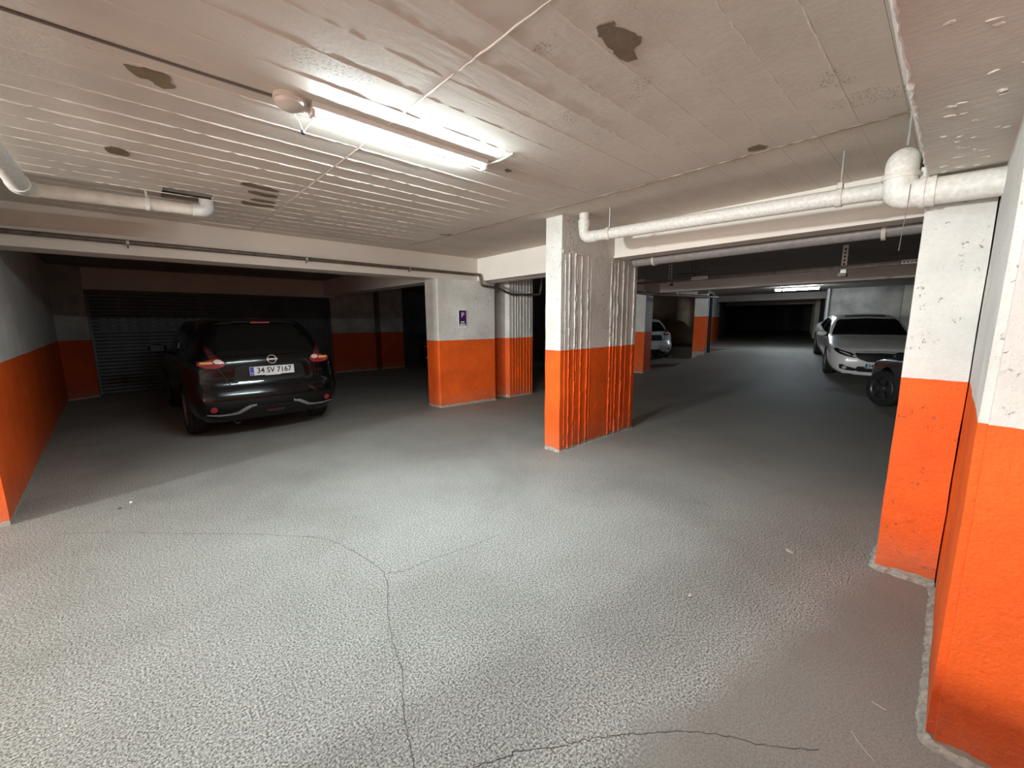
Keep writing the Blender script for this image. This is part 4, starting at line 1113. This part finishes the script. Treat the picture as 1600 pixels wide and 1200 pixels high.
def hatch(name, label, loc, rot, paint, plate=True, dark=True, group=None):
    t = thing(name, label, 'car', loc, rot, group)
    R = 0.335
    b = car_body(HATCH, H_REAR, H_FRONT, 0.85, 0.5, [(-1.20, 0.89), (1.33, 0.89)], R, paint, t)
    bv = bvh_of(b)
    # glass
    proj_part('rear_window', bv, [(-.575,1.105),(-.50,1.085),(0,1.075),(.50,1.085),(.575,1.105),(.545,1.25),(.485,1.395),(.44,1.415),(0,1.425),(-.44,1.415),(-.485,1.395),(-.545,1.25)], 'rear', M_GLASS, t, 0.005)
    for sd, mz in (('left', -1), ('right', 1)):
        proj_part('side_window', bv, [(-1.18,1.10),(-.95,1.10),(-.40,1.08),(-.36,1.40),(-.80,1.43),(-1.0,1.40)], sd, M_GLASS, t, 0.004)
        proj_part('side_window', bv, [(-.33,1.075),(.55,1.05),(.70,1.08),(.36,1.37),(.10,1.42),(-.28,1.41)], sd, M_GLASS, t, 0.004)
        proj_part('wheel_arch_trim', bv, [(-1.20+0.45*math.cos(a), 0.35+0.45*math.sin(a)) for a in [PI*k/12 for k in range(13)]] + [(-1.20+0.395*math.cos(a), 0.35+0.395*math.sin(a)) for a in [PI-PI*k/12 for k in range(13)]], sd, M_TRIM, t, 0.006)
        proj_part('door_seam', bv, [(-.365,.35),(-.355,.35),(-.345,1.07),(-.355,1.07)], sd, M_TRIM, t, 0.002)
        dh = obj('door_handle', box_bm(-0.015, 0.015, -0.09, 0.09, -0.014, 0.014, bevel=0.006), paint, t); dh.location = (mz*0.868, -0.22, 0.93)
    proj_part('windscreen', bv, [(-.72,1.12),(0,1.14),(.72,1.12),(.60,1.40),(.50,1.46),(0,1.485),(-.50,1.46),(-.60,1.40)], 'front', M_GLASS, t, 0.005)
    # roof spoiler with brake light
    sp_ = bmesh.new(); prv = None
    for i in range(17):
        u = -1+2*i/16; x = u*0.55; yb = -1.685 + 0.10*u*u; z = 1.522-0.055*abs(u)**2.4
        ring = [sp_.verts.new((x, yb+0.30, z+0.014)), sp_.verts.new((x, yb+0.12, z+0.022)), sp_.verts.new((x, yb, z+0.004)), sp_.verts.new((x, yb+0.01, z-0.022)), sp_.verts.new((x, yb+0.20, z-0.03))]
        if prv:
            for k in range(5): sp_.faces.new((prv[k], prv[(k+1) % 5], ring[(k+1) % 5], ring[k]))
        else: sp_.faces.new(ring)
        prv = ring
    sp_.faces.new(prv[::-1])
    spo = obj('roof_spoiler', sp_, paint, t, 0.6)
    obj('brake_light', box_bm(-0.115, 0.115, -1.690, -1.665, 1.487, 1.509, bevel=0.004), M_RED if dark else M_REDDARK, spo)
    # lamps
    for mir in (False, True):
        lp = proj_part('tail_lamp', bv, [(-.765,.985),(-.70,.945),(-.60,.935),(-.52,.950),(-.495,.985),(-.51,1.03),(-.56,1.055),(-.63,1.045),(-.70,1.025),(-.76,1.02)], 'rear', M_RED, t, 0.022, mirror=mir)
        proj_part('clear_lens', bv, [(-.59,.992),(-.54,.992),(-.515,1.01),(-.535,1.035),(-.575,1.04),(-.61,1.025)], 'rear', M_CLEAR, lp, 0.028, 0.04, 0.004, mirror=mir)
        proj_part('amber_lens', bv, [(-.735,.995),(-.62,.992),(-.61,1.012),(-.64,1.02),(-.73,1.012)], 'rear', M_AMBER, lp, 0.027, 0.05, 0.004, mirror=mir)
        proj_part('lamp_fin', bv, [(-.64,1.045),(-.55,1.058),(-.585,1.10),(-.62,1.16),(-.655,1.22),(-.668,1.16)], 'rear', M_REDDARK, lp, 0.016, mirror=mir)
        proj_part('reflector', bv, [(-.665+.036*math.cos(a), .437+.036*math.sin(a)) for a in [2*PI*k/14 for k in range(14)]], 'rear', M_RED, t, 0.010, mirror=mir)
        # chrome lower lip sweeping up towards the middle
        proj_part('chrome_lip', bv, [(-.74,.392),(-.62,.372),(-.50,.372),(-.42,.388),(-.36,.425),(-.30,.455),(-.22,.462),(-.22,.440),(-.27,.430),(-.33,.395),(-.40,.357),(-.50,.348),(-.62,.350),(-.73,.372)], 'rear', M_CHROME, t, 0.014, 0.05, mirror=mir)
    proj_part('bumper_skirt', bv, [(-.62,.345),(-.50,.345),(-.40,.352),(-.30,.42),(-.22,.435),(.22,.435),(.30,.42),(.40,.352),(.50,.345),(.62,.345),(.52,.27),(-.52,.27)], 'rear', M_TRIM, t, 0.010)
    proj_part('fog_lamp', bv, [(-.12,.375),(.12,.375),(.09,.338),(-.09,.338)], 'rear', M_REDDARK, t, 0.018)
    proj_part('bumper_seam', bv, [(-.78,.665),(-.45,.650),(-.30,.690),(.30,.690),(.45,.650),(.78,.665),(.78,.655),(.45,.640),(.30,.680),(-.30,.680),(-.45,.640),(-.78,.655)], 'rear', M_TRIM, t, 0.003, 0.1, 0.004)
    proj_part('tailgate_seam', bv, [(-.60,1.08),(-.575,.95),(-.50,.78),(-.46,.70),(-.45,.70),(-.49,.78),(-.565,.95),(-.59,1.08)], 'rear', M_TRIM, t, 0.003, 0.1, 0.004)
    proj_part('tailgate_seam', bv, [(.60,1.08),(.575,.95),(.50,.78),(.46,.70),(.45,.70),(.49,.78),(.565,.95),(.59,1.08)], 'rear', M_TRIM, t, 0.003, 0.1, 0.004)
    proj_part('plate_recess', bv, [(-.42,.78),(-.38,.74),(.38,.74),(.42,.78),(.39,.925),(.33,.955),(-.33,.955),(-.39,.925)], 'rear', M_TRIM, t, 0.004)
    proj_part('chrome_strip', bv, [(-.375,.752),(-.10,.747),(-.10,.739),(-.385,.744)], 'rear', M_CHROME, t, 0.009, 0.1, 0.004)
    if plate:
        pl, RXm = number_plate(t, '', (0.01, -2.062, 0.878), (math.radians(-3), 0, 0), M_PLATEBLUE)
        text_obj('registration', '34 SV 7167', 0.098, M_INK, pl, Matrix.Translation((0.022, -0.0075, 0.002)) @ RXm, 0.0008, 0.90, bold=0.0018)
        obj('plate_frame', box_bm(-0.09, 0.09, -0.010, -0.004, -0.064, -0.050), M_PLATE, pl)
        # round chrome badge with a bar across
        bd = sweep_bm([(0.052*math.cos(2*PI*k/24), -0.006, 0.052*math.sin(2*PI*k/24)) for k in range(25)], 0.0085, 8, caps=False)
        add_box(bd, -0.064, 0.064, -0.016, -0.004, -0.011, 0.011)
        bo = obj('badge', bd, M_CHROME, t, 0.6); bo.location = (0.02, -2.025, 1.018); bo.rotation_euler = (math.radians(-6), 0, 0)
        hit = bv.ray_cast(Vector((0.57, -6, 0.80)), Vector((0, 1, 0)))
        tx = text_obj('model_letters', 'JUKE', 0.045, M_CHROME, t, RXm, 0.002, 1.3)
        tx.location = (0.60, hit[0].y-0.006 if hit[0] else -1.98, 0.83); tx.rotation_euler = (0, 0, 0.25)
    ex = obj('exhaust_pipe', lathe_bm([(0.0, 0.026), (0.0, 0.030), (0.25, 0.030), (0.25, 0.001)], 'Y', 16, caps=False), M_IRON, t); ex.location = (-0.42, -1.97, 0.245)
    for y in (-1.20, 1.33):
        for s in (-1, 1): wheel(t, s*0.775, y, R, s, M_RIM)
    for s in (-1, 1): mirror_part(t, s*0.985, 0.52, 1.10, s, paint)
    return t
BLACK = hatch('crossover_car', 'black crossover car with plate 34 SV 7167, seen from behind in the left bay', (1.265, 8.13, 0), math.radians(1.0), M_CAR_BLACK)

# ---------- saloon, seen from the front
SALOON = [
 (-2.22, [(0,.30),(.45,.30),(.60,.34),(.70,.46),(.73,.66),(.71,.82),(.66,.90),(.58,.95),(.44,.98),(0,.99)]),
 (-2.10, [(0,.24),(.55,.24),(.72,.30),(.815,.46),(.835,.70),(.81,.86),(.74,.94),(.64,.99),(.48,1.03),(0,1.04)]),
 (-1.60, [(0,.20),(.62,.20),(.80,.27),(.875,.46),(.885,.70),(.86,.88),(.80,.98),(.68,1.09),(.50,1.15),(0,1.17)]),
 (-1.00, [(0,.18),(.62,.18),(.80,.26),(.872,.46),(.888,.70),(.865,.88),(.815,.97),(.66,1.28),(.53,1.345),(0,1.375)]),
 (-0.30, [(0,.18),(.62,.18),(.80,.26),(.865,.46),(.884,.70),(.865,.88),(.820,.96),(.670,1.32),(.545,1.39),(0,1.415)]),
 (0.20,  [(0,.18),(.62,.18),(.80,.26),(.865,.46),(.884,.70),(.865,.87),(.825,.95),(.680,1.30),(.545,1.365),(0,1.392)]),
 (0.95,  [(0,.18),(.62,.18),(.80,.26),(.870,.46),(.886,.70),(.860,.86),(.815,.92),(.730,.97),(.580,1.00),(0,1.03)]),
 (1.50,  [(0,.18),(.62,.18),(.80,.26),(.880,.46),(.892,.68),(.862,.84),(.805,.89),(.690,.915),(.520,.94),(0,.955)]),
 (2.02,  [(0,.19),(.58,.19),(.76,.26),(.860,.42),(.872,.62),(.835,.77),(.760,.815),(.640,.835),(.46,.85),(0,.865)]),
 (2.22,  [(0,.20),(.52,.20),(.68,.25),(.775,.38),(.790,.57),(.755,.71),(.690,.755),(.580,.775),(.40,.79),(0,.80)]),
 (2.28,  [(0,.21),(.48,.21),(.62,.26),(.715,.38),(.730,.55),(.695,.675),(.635,.715),(.53,.735),(.37,.75),(0,.758)]),
]
ZM = lambda z: z if z < 0.8 else (0.8 + (z-0.8)*0.7 if z < 1.05 else z - 0.075)
SALOON = [(y, [(x, ZM(z)) for x, z in s]) for y, s in SALOON]
S_REAR = [(.2, .06), (.5, -.06), (.8, 0), (1.1, .05)]
S_FRONT = [(.18, -.01), (.24, .05), (.45, .05), (.60, .03), (.70, .0), (.76, -.05), (1.0, -.1)]

def saloon(name, label, loc, rot, paint, rim, front=True, tilt=0.0, steer=0.0, sunroof=True):
    t = thing(name, label, 'car', loc, rot)
    if tilt: t.rotation_euler = (tilt, 0, rot)
    R = 0.325
    b = car_body(SALOON, S_REAR, S_FRONT, 0.6, 0.6, [(-1.35, 0.89), (1.35, 0.89)], R, paint, t)
    bv = bvh_of(b)
    proj_part('windscreen', bv, [(-.745,.995),(-.40,1.015),(0,1.022),(.40,1.015),(.745,.995),(.62,1.30),(.56,1.345),(0,1.37),(-.56,1.345),(-.62,1.30)], 'front', M_GLASS, t, 0.005, zmap=ZM)
    proj_part('rear_window', bv, [(-.60,1.13),(0,1.16),(.60,1.13),(.50,1.30),(0,1.34),(-.50,1.30)], 'rear', M_GLASS, t, 0.005, zmap=ZM)
    for sd, s in (('left', -1), ('right', 1)):
        proj_part('side_window', bv, [(-1.25,1.03),(-.42,.985),(-.42,1.29),(-.80,1.27),(-1.05,1.18)], sd, M_GLASS, t, 0.004, zmap=ZM)
        proj_part('side_window', bv, [(-.36,.985),(.70,.955),(.62,1.03),(.18,1.26),(-.10,1.295),(-.36,1.295)], sd, M_GLASS, t, 0.004, zmap=ZM)
        proj_part('door_seam', bv, [(-.395,.32),(-.385,.32),(-.385,.97),(-.395,.97)], sd, M_TRIM, t, 0.002, zmap=ZM)
        proj_part('door_seam', bv, [(.86,.32),(.87,.32),(.83,.93),(.82,.93)], sd, M_TRIM, t, 0.002, zmap=ZM)
        proj_part('window_trim', bv, [(-1.28,1.025),(-.42,.975),(.74,.945),(.74,.958),(-.42,.988),(-1.25,1.038)], sd, M_CHROME, t, 0.005, 0.1, zmap=ZM)
        dh = obj('door_handle', box_bm(-0.014, 0.014, -0.09, 0.09, -0.012, 0.012, bevel=0.005), paint, t); dh.location = (s*0.872, -0.22, 0.83)
        mirror_part(t, s*0.955, 0.74, 0.96, s, paint if front else M_TRIM)
        for y in (-1.35, 1.35): wheel(t, s*(0.785 + (0.09 if steer and y > 0 else 0)), y, R, s, rim, 5, steer if y > 0 else 0.0)
    if sunroof: proj_part('sunroof', bv, [(-.42,-.15),(.42,-.15),(.42,.12),(-.42,.12)], 'top', M_GLASS, t, 0.004)
    if not front: 
        for mir in (False, True):
            proj_part('headlamp', bv, [(-.78,.64),(-.62,.60),(-.46,.585),(-.46,.64),(-.60,.675),(-.76,.70)], 'front', M_TRIM, t, 0.008, mirror=mir)
        return t
    # front face
    for mir in (False, True):
        hl = proj_part('headlamp', bv, [(-.815,0.775),(-.79,0.730),(-.72,0.690),(-.60,0.650),(-.46,0.620),(-.40,0.635),(-.41,0.685),(-.52,0.720),(-.66,0.755),(-.76,0.790)], 'front', M_TRIM, t, 0.010, 0.05, mirror=mir)
        proj_part('lamp_lens', bv, [(-.73,0.750),(-.70,0.720),(-.60,0.687),(-.52,0.665),(-.53,0.690),(-.62,0.720)], 'front', M_CLEAR, hl, 0.016, 0.05, 0.004, mirror=mir)
        proj_part('lamp_lens', bv, [(-.50,0.675),(-.47,0.642),(-.425,0.640),(-.415,0.665),(-.44,0.685)], 'front', M_CLEAR, hl, 0.017, 0.05, 0.004, mirror=mir)
        proj_part('air_intake', bv, [(-.72,0.450),(-.70,0.355),(-.60,0.330),(-.44,0.315),(-.34,0.345),(-.45,0.390),(-.58,0.420),(-.66,0.460)], 'front', M_TRIM, t, 0.008, mirror=mir)
        proj_part('fog_lamp', bv, [(-.615+.042*math.cos(a), .385+.036*math.sin(a)) for a in [2*PI*k/12 for k in range(12)]], 'front', M_CLEAR, t, 0.016, mirror=mir)
    proj_part('grille', bv, [(-.44,0.720),(0,0.740),(.44,0.720),(.43,0.645),(.36,0.595),(.22,0.540),(-.22,0.540),(-.36,0.595),(-.43,0.645)], 'front', M_TRIM, t, 0.012)
    proj_part('grille_bar', bv, [(-.40,0.715),(0,0.735),(.40,0.715),(.36,0.690),(0,0.707),(-.36,0.690)], 'front', M_BLACK, t, 0.022)
    proj_part('lower_grille', bv, [(-.38,0.430),(.38,0.430),(.44,0.345),(.36,0.307),(-.36,0.307),(-.44,0.345)], 'front', M_TRIM, t, 0.010)
    proj_part('chin_lip', bv, [(-.66,0.280),(0,0.267),(.66,0.280),(.62,0.257),(0,0.250),(-.62,0.257)], 'front', paint, t, 0.03)
    # letter-shaped chrome badge
    bd = bmesh.new()
    for a in ((-0.040, -0.026, -0.006, 0.004, -0.034, 0.034), (0.026, 0.040, -0.006, 0.004, -0.034, 0.034), (-0.028, 0.028, -0.006, 0.004, -0.007, 0.007)): add_box(bd, *a)
    bo = obj('badge', bd, M_CHROME, t); hit = bv.ray_cast(Vector((0, 6, 0.67)), Vector((0, -1, 0)))
    bo.location = (0, hit[0].y+0.030, 0.67)
    pl, RXm = number_plate(t, '', (0, hit[0].y+0.060, 0.455), (0, 0, PI), M_PLATECYAN)
    text_obj('registration', '34 C', 0.098, M_INK, pl, Matrix.Translation((-0.205, -0.0075, 0.002)) @ RXm, 0.0008, 0.92, align='LEFT', bold=0.0015)
    return t
ha = math.atan2(AY, AX)
WX, WY = 14.62, 1.70
zf, zr = floor_z(WX - 1.35*AX, WY - 1.35*AY), floor_z(WX + 1.35*AX, WY + 1.35*AY)
WHITEC = saloon('saloon_car', 'white saloon car facing forward on the ramp behind the slim column', (WX, WY, (zf+zr)/2 - 0.02), PI/2 + ha - 0.02, M_CAR_WHITE, M_RIM, True, -math.atan2(zr-zf, 2.7)*1.05)
# dark grey car, left flank showing past the slim column
hd = math.radians(24)
cx = Vector((9.50, 0.68)) - Vector((math.cos(hd), math.sin(hd)))*1.35 + Vector((math.sin(hd), -math.cos(hd)))*0.79
GREYC = saloon('saloon_car', 'dark grey car mostly hidden behind the slim column, front wheel showing', (cx.x, cx.y, 0), hd - PI/2, M_CAR_GREY, M_RIM_DARK, False, 0.0, 0.45, False)
GREYC.scale = (0.94, 0.94, 0.94)
hs = math.radians(58)
SILV = hatch('crossover_car', 'silver car half hidden behind the pale orange column in the far bay', (14.55 + 2.05*math.cos(hs) - 0.80*math.sin(hs), 7.0 + 2.05*math.sin(hs) + 0.80*math.cos(hs), 0), hs - PI/2, M_CAR_SILVER, False, False)
HID = saloon('saloon_car', 'black car barely visible in the dark gap behind the sign column', (8.6, 12.4, 0), math.radians(140), M_CAR_BLACK, M_RIM_DARK, True, 0, 0, False)
